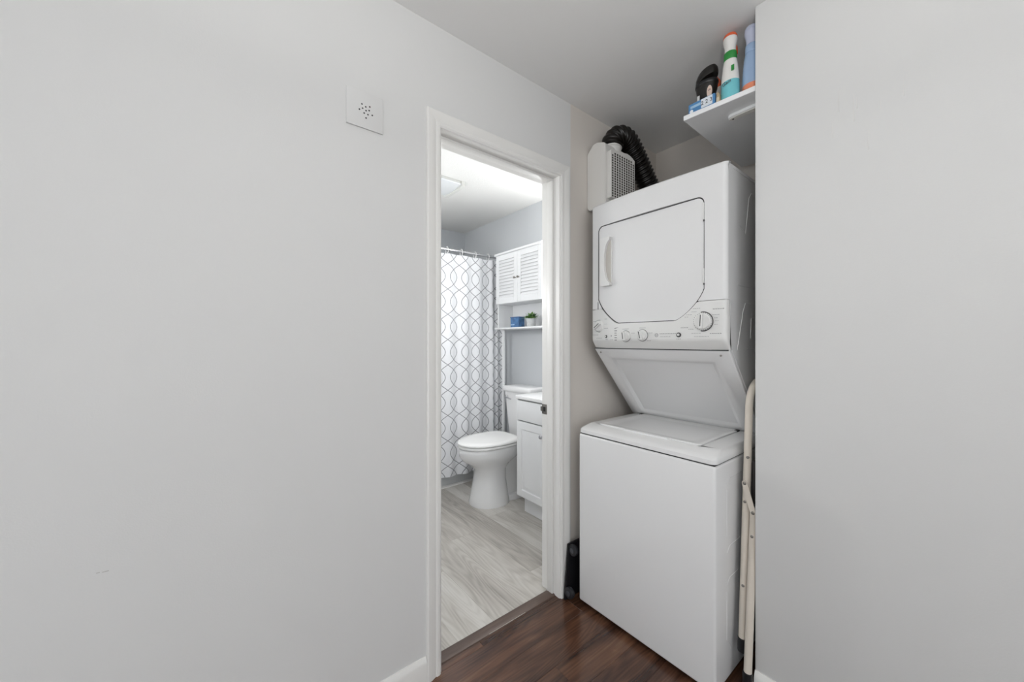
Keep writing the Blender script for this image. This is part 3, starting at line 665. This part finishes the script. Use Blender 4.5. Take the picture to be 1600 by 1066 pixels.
# ------------------------------------------------------------------ folded step stool beside the washer
ST = thing('step_stool', (1.66, 0.50, 0), 'folded cream metal step stool standing between washer and wall', 'step stool')
def fr(x0, x1, zlo, zhi, y, lean, rr, arch=0.09):
    def p(x, z): return (x + lean * z, y, z)
    a = [p(x0, zlo), p(x0, zlo + (zhi - zlo) * 0.5), p(x0, zhi - arch)]
    a += [p(x0 + arch - arch * math.cos(t), zhi - arch + arch * math.sin(t)) for t in lin(0.2, PI / 2, 8)]
    a += [p(x1 - arch + arch * math.sin(t), zhi - arch + arch * math.cos(t)) for t in lin(0, PI / 2 - 0.2, 8)]
    a += [p(x1, zhi - arch), p(x1, zlo + (zhi - zlo) * 0.5), p(x1, zlo)]
    return tube(a, rr, 16)
SYA, SYB = 0.524, 0.497
LN, X0S, X1S = 0.077, 1.465, 1.83
mk('handle_frame', fr(X0S, X1S, 0.165, 1.086, SYA, LN, 0.0127), M_cream, ST)
for x in (X0S, X1S): mk('rubber_foot', lathe([(0.0145, 0.128), (0.0155, 0.132), (0.0145, 0.175), (0.013, 0.176)], (x + LN * 0.15, SYA, 0), 'z', 16), M_black, ST)
for x, s_, xh in ((1.449, -1, X0S), (1.87, 1, X1S)):
    mk('leg', tube([(x, SYB, 0.075), (x + 0.060, SYB, 0.635)], 0.0127, 16), M_cream, ST)
    mk('rubber_foot', lathe([(0.016, 0.0), (0.0165, 0.006), (0.0150, 0.085), (0.0132, 0.086)], (x - 0.001, SYB, 0), 'z', 16), M_black, ST)
    A1 = Vector((xh + LN * 0.722 + s_ * 0.0155, SYA + 0.002, 0.722)); B1 = Vector((x + 0.059 + s_ * 0.0155, SYB - 0.002, 0.628))
    dv = (B1 - A1).normalized(); nv = dv.cross(Vector((1, 0, 0))).normalized(); b = bmesh.new()
    out_ = []
    for k in range(9): a = PI * k / 8; out_.append(A1 + nv * 0.0095 * math.cos(a) - dv * 0.0095 * math.sin(a))
    for k in range(9): a = PI * k / 8; out_.append(B1 - nv * 0.0095 * math.cos(a) + dv * 0.0095 * math.sin(a))
    v0 = [b.verts.new(q + Vector((0.0015, 0, 0))) for q in out_]; v1 = [b.verts.new(q - Vector((0.0015, 0, 0))) for q in out_]
    b.faces.new(v0); b.faces.new(v1[::-1])
    for k in range(18): b.faces.new((v0[k], v1[k], v1[(k + 1) % 18], v0[(k + 1) % 18]))
    lk = mk('link_bar', b, M_cream, ST)
    for q in (A1, B1): mk('rivet', lathe([(0.0060, 0), (0.0056, 0.002 * s_), (0.003, 0.0038 * s_)], (q.x + s_ * 0.0015, q.y, q.z), 'x', 14), M_nickel, lk)
for x, y, z in ((X0S + LN * 0.655, SYA + 0.001, 0.655), (X0S + LN * 0.815, SYA - 0.004, 0.815), (X0S + LN * 0.36, SYA - 0.001, 0.36), (1.449 + 0.050, SYB, 0.545)):
    mk('rivet', lathe([(0.0052, 0.003), (0.0048, -0.0012), (0.002, -0.0026)], (x - 0.0122, y, z), 'x', 14), M_nickel, ST)
mk('crossbar', tube([(1.449 + 0.058, SYB, 0.626), (1.87 + 0.058, SYB, 0.626)], 0.011, 14), M_cream, ST)
for z0, z1 in ((0.36, 0.60), (0.645, 0.80)):
    mk('step', box(1.53, 1.86, SYB + 0.004, SYB + 0.016, z0, z1, 0.004), mat('dark_step_tread', '2c2726', 0.6, bump=0.4, bscale=120), ST)

# ------------------------------------------------------------------ black dolly standing on edge beside the door casing
DL = thing('wheeled_dolly', (1.5, 1.21, 0), 'black wheeled dolly on edge between washer and door casing', 'dolly')
mk('platform', prism([(1.300, 0.001), (1.325, 0.262), (1.70, 0.262), (1.70, 0.001)], lambda a, b_, t: (a, t, b_), 1.2200, 1.2355, 0.004, 2), M_black, DL)
for x, z in ((1.338, 0.238), (1.312, 0.045)):
    f = mk('caster_fork', box(x - 0.008, x + 0.012, 1.203, 1.221, z - 0.012, z + 0.012, 0.003), M_black, DL)
    mk('caster_wheel', lathe([(0.020, -0.0105), (0.025, -0.0085), (0.0265, 0), (0.025, 0.0085), (0.020, 0.0105)], (x, 1.204, z), 'x', 24), mat('grey_black_rubber', '26272b', 0.45, mottle=0.06), f)
    mk('hub', lathe([(0.011, -0.0125), (0.012, -0.0105), (0.012, 0.0105), (0.011, 0.0125)], (x, 1.204, z), 'x', 16), mat('grey_hub', '45474c', 0.4, mottle=0.05), f)

# ------------------------------------------------------------------ bathroom: tub, rod, curtain
TU = thing('bathtub', (1.36, 3.15, 0), 'white built-in bathtub behind the patterned curtain', 'bathtub')
mk('apron', prism([(2.815, 0.0), (2.84, 0.0), (2.84, 0.40), (2.80, 0.40), (2.80, 0.365), (2.815, 0.355)], lambda a, b_, t: (t, a, b_), BX0 + 0.002, BXB - 0.002, 0.003, 1), M_tub, TU)
def basin():
    def ring(x0, x1, y0, y1, z, r): return [(x, y, z) for x, y in rrect(x0, x1, y0, y1, r, 6)]
    return loft([ring(BX0 + 0.002, BXB - 0.002, 2.842, BYF - 0.002, 0.37, 0.004), ring(BX0 + 0.002, BXB - 0.002, 2.842, BYF - 0.002, 0.402, 0.004), ring(BX0 + 0.09, BXB - 0.08, 2.90, BYF - 0.06, 0.402, 0.12), ring(BX0 + 0.11, BXB - 0.10, 2.92, BYF - 0.08, 0.36, 0.12), ring(BX0 + 0.22, BXB - 0.16, 2.97, BYF - 0.12, 0.10, 0.12), ring(BX0 + 0.30, BXB - 0.22, 3.02, BYF - 0.17, 0.07, 0.1)])
mk('basin', basin(), M_porc, TU)
mk('floor_trim', prism([(2.790, 0), (2.8145, 0), (2.8145, 0.014), (2.806, 0.013), (2.793, 0.006)], lambda a, b_, t: (t, a, b_), BX0, BXB - 0.1), M_trim, TU)
RZ, RYC = 2.008, 2.762
RD = thing('curtain_rod', (1.36, RYC, RZ), 'chrome shower curtain rod across the tub alcove', 'curtain rod')
mk('rod', tube([(BX0 + 0.004, RYC, RZ), (BXB - 0.004, RYC, RZ)], 0.0125, 18), M_chrome, RD)
for x, s in ((BX0 + 0.0005, 1), (BXB - 0.0005, -1)): mk('flange', lathe([(0.028, 0), (0.028, 0.004 * s), (0.018, 0.014 * s), (0.0135, 0.022 * s)], (x, RYC, RZ), 'x', 20), M_chrome, RD)
SC = thing('shower_curtain', (1.36, RYC, 0.1), 'white shower curtain with grey interlocking ogee lines', 'curtain')
M_cur = bpy.data.materials.new('ogee_curtain_fabric'); M_cur.use_nodes = True
N = M_cur.node_tree.nodes; L = M_cur.node_tree.links; p = N['Principled BSDF']; p.inputs['Roughness'].default_value = 0.8; p.inputs['Specular IOR Level'].default_value = 0.2
uv = N.new('ShaderNodeUVMap'); uv.uv_map = 'cloth'; sx = N.new('ShaderNodeSeparateXYZ'); L.new(uv.outputs[0], sx.inputs[0])
def mth(op, a, b=None, c=None):
    q = N.new('ShaderNodeMath'); q.operation = op
    for i, v in enumerate((a, b, c)):
        if v is None: continue
        if isinstance(v, (int, float)): q.inputs[i].default_value = v
        else: L.new(v, q.inputs[i])
    return q.outputs[0]
OGW, OGH = 0.117, 0.212; OGA = 0.82 * OGW
ang = mth('MULTIPLY', sx.outputs[1], PI / OGH); sn = mth('SINE', ang); cs = mth('COSINE', ang)
sl = mth('MULTIPLY', cs, OGA * PI / OGH); nf = mth('SQRT', mth('ADD', mth('MULTIPLY', sl, sl), 1.0))
ds = []
for sg in (1, -1):
    q = mth('DIVIDE', mth('SUBTRACT', sx.outputs[0], mth('MULTIPLY', sn, OGA * sg)), OGW)
    q = mth('ABSOLUTE', mth('SUBTRACT', q, mth('ROUND', q))); ds.append(mth('DIVIDE', mth('MULTIPLY', q, OGW), nf))
dm = mth('MINIMUM', ds[0], ds[1])
ms = N.new('ShaderNodeMapRange'); ms.inputs[1].default_value = 0.0021; ms.inputs[2].default_value = 0.0037; ms.interpolation_type = 'SMOOTHSTEP'; L.new(dm, ms.inputs[0])
mx = N.new('ShaderNodeMix'); mx.data_type = 'RGBA'; L.new(ms.outputs[0], mx.inputs[0])
mx.inputs[6].default_value = srgb('8b8c90'); mx.inputs[7].default_value = srgb('ecedf0'); L.new(mx.outputs[2], p.inputs['Base Color'])
CX0, CX1 = 0.66, 2.092
def off(x):
    e = max(0, (x - 1.86) / 0.23)
    return 0.012 * math.sin(2 * PI * x / 0.145 + 0.8) + 0.006 * math.sin(2 * PI * x / 0.37 + 1.1) + 0.017 * e * math.sin(2 * PI * x / 0.066)
us = lin(CX0, CX1, 420); arc = [0]
for a, b_ in zip(us[:-1], us[1:]): arc.append(arc[-1] + math.hypot(b_ - a, off(b_) - off(a)))
vs = lin(0.098, 1.974, 30)
def cloth(x, z):
    t = (1.985 - z) / 1.887
    sway = -0.035 * t * max(0, (x - 1.8) / 0.3) if False else 0
    return (x + 0.03 * t * (x - 1.36) * 0.15, 2.765 + off(x) * (0.75 + 0.5 * t) - 0.006, z)
cb = grid(cloth, us, vs); ul = cb.loops.layers.uv.new('cloth')
cb.verts.ensure_lookup_table(); nv = len(vs)
for f in cb.faces:
    for l in f.loops:
        i, j = divmod(l.vert.index if l.vert.index >= 0 else 0, nv)
cb.verts.index_update()
for f in cb.faces:
    for l in f.loops:
        i, j = divmod(l.vert.index, nv); l[ul].uv = (arc[i] + 0.02, vs[j] + 0.02)
mk('fabric', cb, M_cur, SC, smooth=180)
for k in range(11):
    x = CX0 + 0.02 + k * (CX1 - CX0 - 0.05) / 10
    pts = [(x, RYC - 0.004 + 0.021 * math.cos(a), RZ - 0.010 + 0.030 * math.sin(a)) for a in lin(0, 2 * PI, 21)]
    mk('ring', tube(pts, 0.0026, 8, False), M_seat, SC)

# ------------------------------------------------------------------ toilet
TC = 2.362
TO = thing('toilet', (1.75, TC, 0), 'white two-piece toilet with closed lid beside the vanity', 'toilet')
def egg(xf, xb, hw, z, n=40, pw=2.0, back=2.6):
    out = []; xm = xf + (xb - xf) * 0.55
    for k in range(n):
        a = 2 * PI * k / n; c_, s_ = math.cos(a), math.sin(a)
        e = pw if c_ < 0 else back
        u = (abs(c_) ** (2 / e)) * (1 if c_ > 0 else -1); v = (abs(s_) ** (2 / e)) * (1 if s_ > 0 else -1)
        out.append((xm + u * ((xb - xm) if c_ > 0 else (xm - xf)), TC + v * hw, z * 1.11))
    return out
mk('pedestal', loft([egg(1.500, 1.800, 0.146, 0.0), egg(1.498, 1.802, 0.147, 0.010), egg(1.508, 1.795, 0.139, 0.05), egg(1.532, 1.780, 0.120, 0.16), egg(1.540, 1.780, 0.114, 0.235), egg(1.500, 1.82, 0.128, 0.275), egg(1.435, 1.88, 0.160, 0.310), egg(1.412, 1.905, 0.176, 0.340), egg(1.408, 1.912, 0.180, 0.372), egg(1.408, 1.912, 0.180, 0.392), egg(1.416, 1.905, 0.173, 0.399)]), M_porc, TO, smooth=60)
mk('foot_plate', loft([egg(1.70, 2.010, 0.116, 0.0, back=5), egg(1.70, 2.010, 0.116, 0.028, back=5), egg(1.71, 2.002, 0.108, 0.037, back=5)]), M_porc, TO, smooth=50)
mk('trapway', loft([egg(1.70, 1.995, 0.07, 0.034, back=4), egg(1.71, 1.985, 0.064, 0.12, back=4), egg(1.72, 1.975, 0.070, 0.22, back=4), egg(1.72, 1.99, 0.100, 0.31, back=4), egg(1.74, 2.03, 0.125, 0.372, back=5), egg(1.74, 2.05, 0.130, 0.398, back=5)]), M_porc, TO, smooth=60)
mk('bolt_cap', lathe([(0.011, 0.040), (0.010, 0.049), (0.004, 0.053)], (1.905, TC - 0.094, 0), 'z', 14), M_nickel, TO)
mk('seat', loft([egg(1.406, 1.885, 0.180, 0.400, back=3.5), egg(1.400, 1.888, 0.185, 0.404, back=3.5), egg(1.400, 1.888, 0.185, 0.414, back=3.5), egg(1.406, 1.885, 0.180, 0.418, back=3.5)]), M_seat, TO, smooth=50)
lidp = mk('toilet_lid', loft([egg(1.406, 1.882, 0.180, 0.4205, back=3.5), egg(1.398, 1.886, 0.186, 0.424, back=3.5), egg(1.398, 1.886, 0.186, 0.432, back=3.5), egg(1.408, 1.880, 0.178, 0.439, back=3.5), egg(1.46, 1.85, 0.14, 0.442, back=3.5)]), M_seat, TO, smooth=50)
for s in (-1, 1): mk('hinge', tube([(1.893, TC + s * 0.075 - 0.02, 0.468), (1.893, TC + s * 0.075 + 0.02, 0.468)], 0.011, 12), M_seat, lidp)
def tankr(x0, x1, hw, z, r=0.03): return [(x, y, z) for x, y in rrect(x0, x1, TC - hw, TC + hw, r, 6)]
tk = mk('tank', loft([tankr(1.960, 2.105, 0.118, 0.430), tankr(1.945, 2.108, 0.125, 0.45), tankr(1.936, 2.112, 0.150, 0.66), tankr(1.928, 2.112, 0.166, 0.818)]), M_porc, TO, smooth=50)
mk('tank_lid', loft([tankr(1.918, 2.116, 0.176, 0.819), tankr(1.914, 2.118, 0.180, 0.826), tankr(1.914, 2.118, 0.180, 0.850), tankr(1.922, 2.112, 0.172, 0.860), tankr(1.96, 2.09, 0.14, 0.863)]), M_porc, tk, smooth=50)
fh = mk('flush_handle', lathe([(0.013, 0), (0.013, -0.010), (0.009, -0.016)], (1.929, TC + 0.115, 0.77), 'x', 16), M_chrome, tk)
mk('flush_lever', tube([(1.917, TC + 0.115, 0.77), (1.912, TC + 0.08, 0.765), (1.912, TC + 0.045, 0.758)], 0.005, 10), M_chrome, fh)

# ------------------------------------------------------------------ vanity
VX, VY0, VY1 = 1.690, 1.455, 2.062
VA = thing('bathroom_vanity', (1.9, (VY0 + VY1) / 2, 0), 'white vanity cabinet with raised panel doors and white top', 'vanity')
mk('body', box(VX + 0.018, BXB - 0.001, VY0, VY1, 0.125, 0.822, 0.001, 1), M_cab, VA)
mk('toe_kick', box(VX + 0.070, BXB - 0.02, VY0 + 0.002, VY1 - 0.008, 0.001, 0.125), M_cab, VA)
ct = mk('vanity_top', box(VX - 0.012, BXB - 0.001, VY0 - 0.01, VY1 + 0.002, 0.8285, 0.853, 0.005, 3), M_top, VA)
mk('backsplash', box(BXB - 0.021, BXB - 0.002, VY0 - 0.01, VY1 + 0.002, 0.8525, 0.93, 0.003), M_top, ct)
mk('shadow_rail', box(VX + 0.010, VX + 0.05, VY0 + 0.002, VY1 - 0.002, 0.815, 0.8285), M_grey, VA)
mk('drawer_front', box(VX, VX + 0.0175, VY0 + 0.003, VY1 - 0.002, 0.678, 0.817, 0.004, 2), M_cab, VA)
mk('drawer_shadow_gap', box(VX + 0.013, VX + 0.0182, VY0 + 0.003, VY1 - 0.003, 0.668, 0.679), M_grey, VA)
def raised_door(y0, y1, z0, z1):
    def ring(m, d): return [(VX + d, y0 + m, z0 + m), (VX + d, y1 - m, z0 + m), (VX + d, y1 - m, z1 - m), (VX + d, y0 + m, z1 - m)]
    return loft([ring(0, 0.0175), ring(0, 0.003), ring(0.003, 0), ring(0.050, 0), ring(0.054, 0.005), ring(0.060, 0.006), ring(0.082, 0.001), ring(0.085, 0.001)])
ym = (VY0 + VY1) / 2
for y0, y1, ky in ((ym + 0.0015, VY1 - 0.002, ym + 0.033), (VY0 + 0.003, ym - 0.0015, ym - 0.033)):
    d_ = mk('cabinet_door', raised_door(y0, y1, 0.136, 0.668), M_cab, VA, smooth=20)
    mk('door_knob', lathe([(0.006, 0.001), (0.006, -0.010), (0.013, -0.014), (0.015, -0.020), (0.011, -0.026), (0.004, -0.028)], (VX, ky, 0.605), 'x', 20), M_chrome, d_)

# ------------------------------------------------------------------ cabinet over the toilet
EX0, EX1, EY0, EY1 = 1.935, 2.118, 2.060, 2.648
ET = thing('over_toilet_cabinet', (2.03, 2.354, 0), 'white louvred two-door cabinet on legs over the toilet', 'cabinet')
mk('top_board', box(EX0 - 0.012, EX1, EY0 - 0.012, EY1 + 0.012, 1.985, 2.003, 0.003), M_cab, ET)
for y0, y1 in ((EY0, EY0 + 0.016), (EY1 - 0.016, EY1)): mk('side_panel', box(EX0 + 0.017, EX1, y0, y1, 1.355, 1.985, 0.001, 1), M_cab, ET)
mk('back_panel', box(EX1 - 0.006, EX1, EY0 + 0.016, EY1 - 0.016, 1.355, 1.985), M_cab, ET)
mk('inner_shelf', box(EX0 + 0.017, EX1 - 0.006, EY0 + 0.016, EY1 - 0.016, 1.560, 1.575), M_cab, ET)
mk('bottom_shelf', box(EX0 - 0.006, EX1, EY0 - 0.014, EY1 + 0.014, 1.341, 1.355, 0.003), M_cab, ET)
for x in (2.012,):
    for y in (EY0 + 0.019, EY1 - 0.012): mk('leg', box(x - 0.011, x + 0.011, y - 0.011, y + 0.011, 0.0005 if x < 2.05 else 0.093, 1.341, 0.002), M_cab, ET)
yc = (EY0 + EY1) / 2
for y0, y1, kn in ((EY0 + 0.001, yc - 0.0012, yc - 0.022), (yc + 0.0012, EY1 - 0.001, yc + 0.022)):
    z0, z1 = 1.562, 1.983; fw = 0.042
    fo = mk('door_stile', box(EX0, EX0 + 0.016, y0, y0 + fw, z0, z1, 0.0015, 1), M_cab, None)
    dr = fo; dr.name = 'louvre_door'; par(dr, ET)
    mk('stile', box(EX0, EX0 + 0.016, y1 - fw, y1, z0, z1, 0.0015, 1), M_cab, dr)
    mk('rail', box(EX0 + 0.0005, EX0 + 0.016, y0 + fw, y1 - fw, z0, z0 + 0.05, 0.001, 1), M_cab, dr)
    mk('rail', box(EX0 + 0.0005, EX0 + 0.016, y0 + fw, y1 - fw, z1 - 0.045, z1, 0.001, 1), M_cab, dr)
    mk('back_board', box(EX0 + 0.0130, EX0 + 0.0155, y0 + fw, y1 - fw, z0 + 0.05, z1 - 0.045), M_cab, dr)
    nS = 12; hS = (z1 - 0.045 - z0 - 0.05) / nS
    for k in range(nS):
        zb = z0 + 0.05 + k * hS
        mk('slat', prism([(EX0 + 0.001, zb + 0.001), (EX0 + 0.004, zb + 0.0005), (EX0 + 0.0115, zb + hS * 0.86), (EX0 + 0.0085, zb + hS * 0.88)], lambda a, b_, t: (a, t, b_), y0 + fw, y1 - fw), M_cab, dr, smooth=0)
    mk('knob', lathe([(0.005, 0.001), (0.004, -0.008), (0.009, -0.013), (0.0095, -0.019), (0.005, -0.023)], (EX0, kn, 1.765), 'x', 18), M_nickel, dr)
# things on the open shelf
ZS = 1.3553
BC = thing('blue_box', (2.0, 2.435, ZS), 'small blue patterned box on the open bathroom shelf', 'box')
mk('box_body', box(1.965, 2.03, 2.370, 2.480, ZS, ZS + 0.080, 0.003, 2), mat('blue_glazed_box', '4a74a3', 0.35, mottle=0.35, mscale=30), BC)
mk('box_lid', box(1.963, 2.032, 2.368, 2.482, ZS + 0.0802, ZS + 0.088, 0.002, 2), mat('blue_lid', '3f6a9c', 0.35, mottle=0.2, mscale=30), BC)
mk('pale_stripe', box(1.9635, 1.9652, 2.425, 2.475, ZS + 0.018, ZS + 0.026), mat('pale_stripe_paint', 'a9c3dc', 0.5, mottle=0.2, mscale=60), BC)
PP = thing('potted_plant', (1.985, 2.235, ZS), 'small green faux plant in a white pot on shelf', 'plant')
mk('pot', lathe([(0.032, 0), (0.034, 0.003), (0.041, 0.058), (0.043, 0.060), (0.043, 0.066), (0.038, 0.066), (0.037, 0.056)], (1.985, 2.235, ZS), 'z', 26), mat('speckled_pot', 'd3d5d6', 0.6, mottle=0.12, mscale=60), PP)
mk('soil', lathe([(0.0365, 0.050), (0.0365, 0.057)], (1.985, 2.235, ZS), 'z', 18), M_under, PP)
M_leaf = [mat('leaf_green_%d' % i, c_, 0.5, mottle=0.15, mscale=40) for i, c_ in enumerate(('4f7a45', '6b9a58', '8fb26a'))]
rnd = random.Random(4)
def leaf_mesh():
    b = bmesh.new(); rows = []
    for t, wd in ((0, 0.1), (0.25, 0.8), (0.55, 1.0), (0.8, 0.65), (1, 0.05)):
        rows.append([b.verts.new((s * wd * 0.5, t, (0.06 if s else 0) * wd - 0.35 * t * t)) for s in (-1, 0, 1)])
    for i in range(4):
        for j in range(2): b.faces.new((rows[i][j], rows[i][j + 1], rows[i + 1][j + 1], rows[i + 1][j]))
    return b
lms = []
for m in M_leaf:
    b = leaf_mesh(); me = bpy.data.meshes.new('leaf'); b.to_mesh(me); b.free(); me.materials.append(m); me.shade_smooth(); lms.append(me)
for k in range(110):
    a = rnd.uniform(0, 2 * PI); el = rnd.uniform(0.05, 1.2); o = bpy.data.objects.new('leaf', rnd.choice(lms)); C.objects.link(o); par(o, PP)
    s = rnd.uniform(0.024, 0.038); rr = rnd.uniform(0.008, 0.058) * (1.15 - el / 1.9); zz = ZS + 0.062 + rnd.uniform(0, 0.030) * (0.35 + el / 1.45)
    o.location = (1.985 + rr * math.cos(a) * 0.9, 2.235 + rr * math.sin(a), zz)
    o.rotation_euler = (el, 0, a - PI / 2); o.scale = (s * 0.55, s, s)
for k in range(7):
    a = 2 * PI * k / 7
    mk('stem', tube([(1.985 + 0.01 * math.cos(a), 2.235 + 0.01 * math.sin(a), ZS + 0.055), (1.985 + 0.03 * math.cos(a), 2.235 + 0.03 * math.sin(a), ZS + 0.10)], 0.0015, 6), M_leaf[0], PP)

# ------------------------------------------------------------------ ceiling fan cover in the bathroom
FX0, FX1, FY0, FY1 = 1.20, 1.435, 2.345, 2.625
EF = thing('exhaust_fan', (1.32, 2.48, H), 'white curved exhaust fan cover on the bathroom ceiling', 'exhaust fan')
M_fan = mat('aged_white_plastic', 'd9dad6', 0.5, mottle=0.01)
mk('housing', box(FX0 + 0.01, FX1 - 0.01, FY0 + 0.01, FY1 - 0.01, H - 0.018, H - 0.0003, 0.002), M_fan, EF)
for x0, x1 in ((FX0, FX0 + 0.030), (FX1 - 0.030, FX1)): mk('end_cap', prism([(FY0, H - 0.0004), (FY0, H - 0.036), (FY0 + 0.03, H - 0.044), (FY1 - 0.03, H - 0.044), (FY1, H - 0.036), (FY1, H - 0.0004)], lambda a, b_, t: (t, a, b_), x0, x1, 0.002, 1), M_fan, EF)
mk('curved_lens', prism([(FY0 + 0.008, H - 0.02)] + [(y, H - 0.026 - 0.012 * math.sin(PI * (y - FY0) / (FY1 - FY0))) for y in lin(FY0 + 0.012, FY1 - 0.012, 14)] + [(FY1 - 0.008, H - 0.02)], lambda a, b_, t: (t, a, b_), FX0 + 0.030, FX1 - 0.030), mat('lens_plastic', 'dfe2e4', 0.4, mottle=0.01), EF)

# ------------------------------------------------------------------ vanity light over the sink (out of view, it lights the bathroom)
VL = thing('vanity_light', (2.06, 1.76, 2.0), 'chrome bar with three glass globes over the vanity', 'light fixture')
mk('back_plate', box(2.100, BXB - 0.001, 1.50, 2.02, 1.965, 2.035, 0.004), M_chrome, VL)
for y in (1.57, 1.76, 1.95):
    mk('socket', lathe([(0.02, 0), (0.022, -0.02), (0.018, -0.03)], (2.100, y, 2.0), 'x', 16), M_chrome, VL)
    l = bpy.data.lights.new('vanity_bulb', 'POINT'); l.energy = 5.2; l.shadow_soft_size = 0.055; l.color = (1.0, 0.99, 0.97)
    o = bpy.data.objects.new('vanity_bulb', l); C.objects.link(o); o.location = (2.0, y, 1.85); par(o, VL)

# ------------------------------------------------------------------ added fill lamps, kept out of view: hall globe, bathroom sconce, tub globe
def added_globe_lamp(name, x, y, z, r, power, col, label, up):
    T = thing(name, (x, y, H), label, 'ceiling lamp')
    mk('canopy', lathe([(0.07, H - 0.0004), (0.07, H - 0.012), (0.02, H - 0.024)], (x, y, 0), 'z', 28), M_nickel, T)
    mk('stem', tube([(x, y, H - 0.02), (x, y, z + r + 0.012)], 0.009, 12), M_nickel, T)
    mk('globe_holder', lathe([(0.03, z + r - 0.004), (0.035, z + r + 0.004), (0.02, z + r + 0.014)], (x, y, 0), 'z', 20), M_nickel, T)
    l = bpy.data.lights.new('globe_fill_light', 'POINT'); l.energy = power; l.shadow_soft_size = r; l.color = col
    o = bpy.data.objects.new('globe_fill_light', l); C.objects.link(o); o.location = (x, y, z); par(o, T)
    mk('uplight_dish', lathe([(0.04, z + r + 0.014), (0.13, z + r + 0.03), (0.16, z + r + 0.05), (0.155, z + r + 0.05), (0.125, z + r + 0.034), (0.035, z + r + 0.02)], (x, y, 0), 'z', 28), M_trim, T)
    l = bpy.data.lights.new('uplight_fill_light', 'AREA'); l.shape = 'DISK'; l.size = 0.24; l.energy = up; l.color = col
    o = bpy.data.objects.new('uplight_fill_light', l); C.objects.link(o); o.location = (x, y, z + r + 0.055); o.rotation_euler = (PI, 0, 0); par(o, T)
added_globe_lamp('added_hall_lamp', 0.12, -0.12, 1.80, 0.14, 5, (1.0, 0.99, 0.97), 'added unseen globe lamp with uplight dish lighting the hall', 18)  # unseen lamp added to brighten hall walls and ceiling
SN = thing('added_sconce', (0.61, 2.16, 1.50), 'added unseen nickel sconce lighting the bathroom from its side wall', 'fill lamp')  # unseen sconce added to light the vanity and cabinet fronts
mk('back_plate', lathe([(0.055, 0.0005), (0.055, 0.010), (0.04, 0.016)], (BX0, 2.16, 1.50), 'x', 24), M_nickel, SN)
mk('arm', tube(curve([(BX0 + 0.012, 2.16, 1.50), (0.68, 2.16, 1.46), (0.72, 2.16, 1.49)], 6), 0.008, 12), M_nickel, SN)
mk('globe_holder', lathe([(0.012, 1.485), (0.03, 1.49), (0.032, 1.50)], (0.72, 2.16, 0), 'z', 20), M_nickel, SN)
l = bpy.data.lights.new('sconce_fill_light', 'POINT'); l.energy = 12.5; l.shadow_soft_size = 0.08; l.color = (1.0, 0.99, 0.97)
o = bpy.data.objects.new('sconce_fill_light', l); C.objects.link(o); o.location = (0.73, 2.16, 1.58); par(o, SN)
TL = thing('added_tub_lamp', (0.92, 3.16, H), 'added unseen small lamp on the ceiling over the tub', 'ceiling lamp')  # unseen lamp added to lift the ceiling above the tub
mk('canopy', lathe([(0.06, H - 0.0004), (0.06, H - 0.02), (0.045, H - 0.03)], (0.92, 3.16, 0), 'z', 24), M_nickel, TL)
mk('holder', lathe([(0.045, H - 0.03), (0.05, H - 0.04), (0.03, H - 0.05)], (0.92, 3.16, 0), 'z', 24), M_nickel, TL)
l = bpy.data.lights.new('tub_fill_light', 'POINT'); l.energy = 5; l.shadow_soft_size = 0.06; l.color = (1.0, 0.99, 0.97)
o = bpy.data.objects.new('tub_fill_light', l); C.objects.link(o); o.location = (0.92, 3.16, 2.24); par(o, TL)
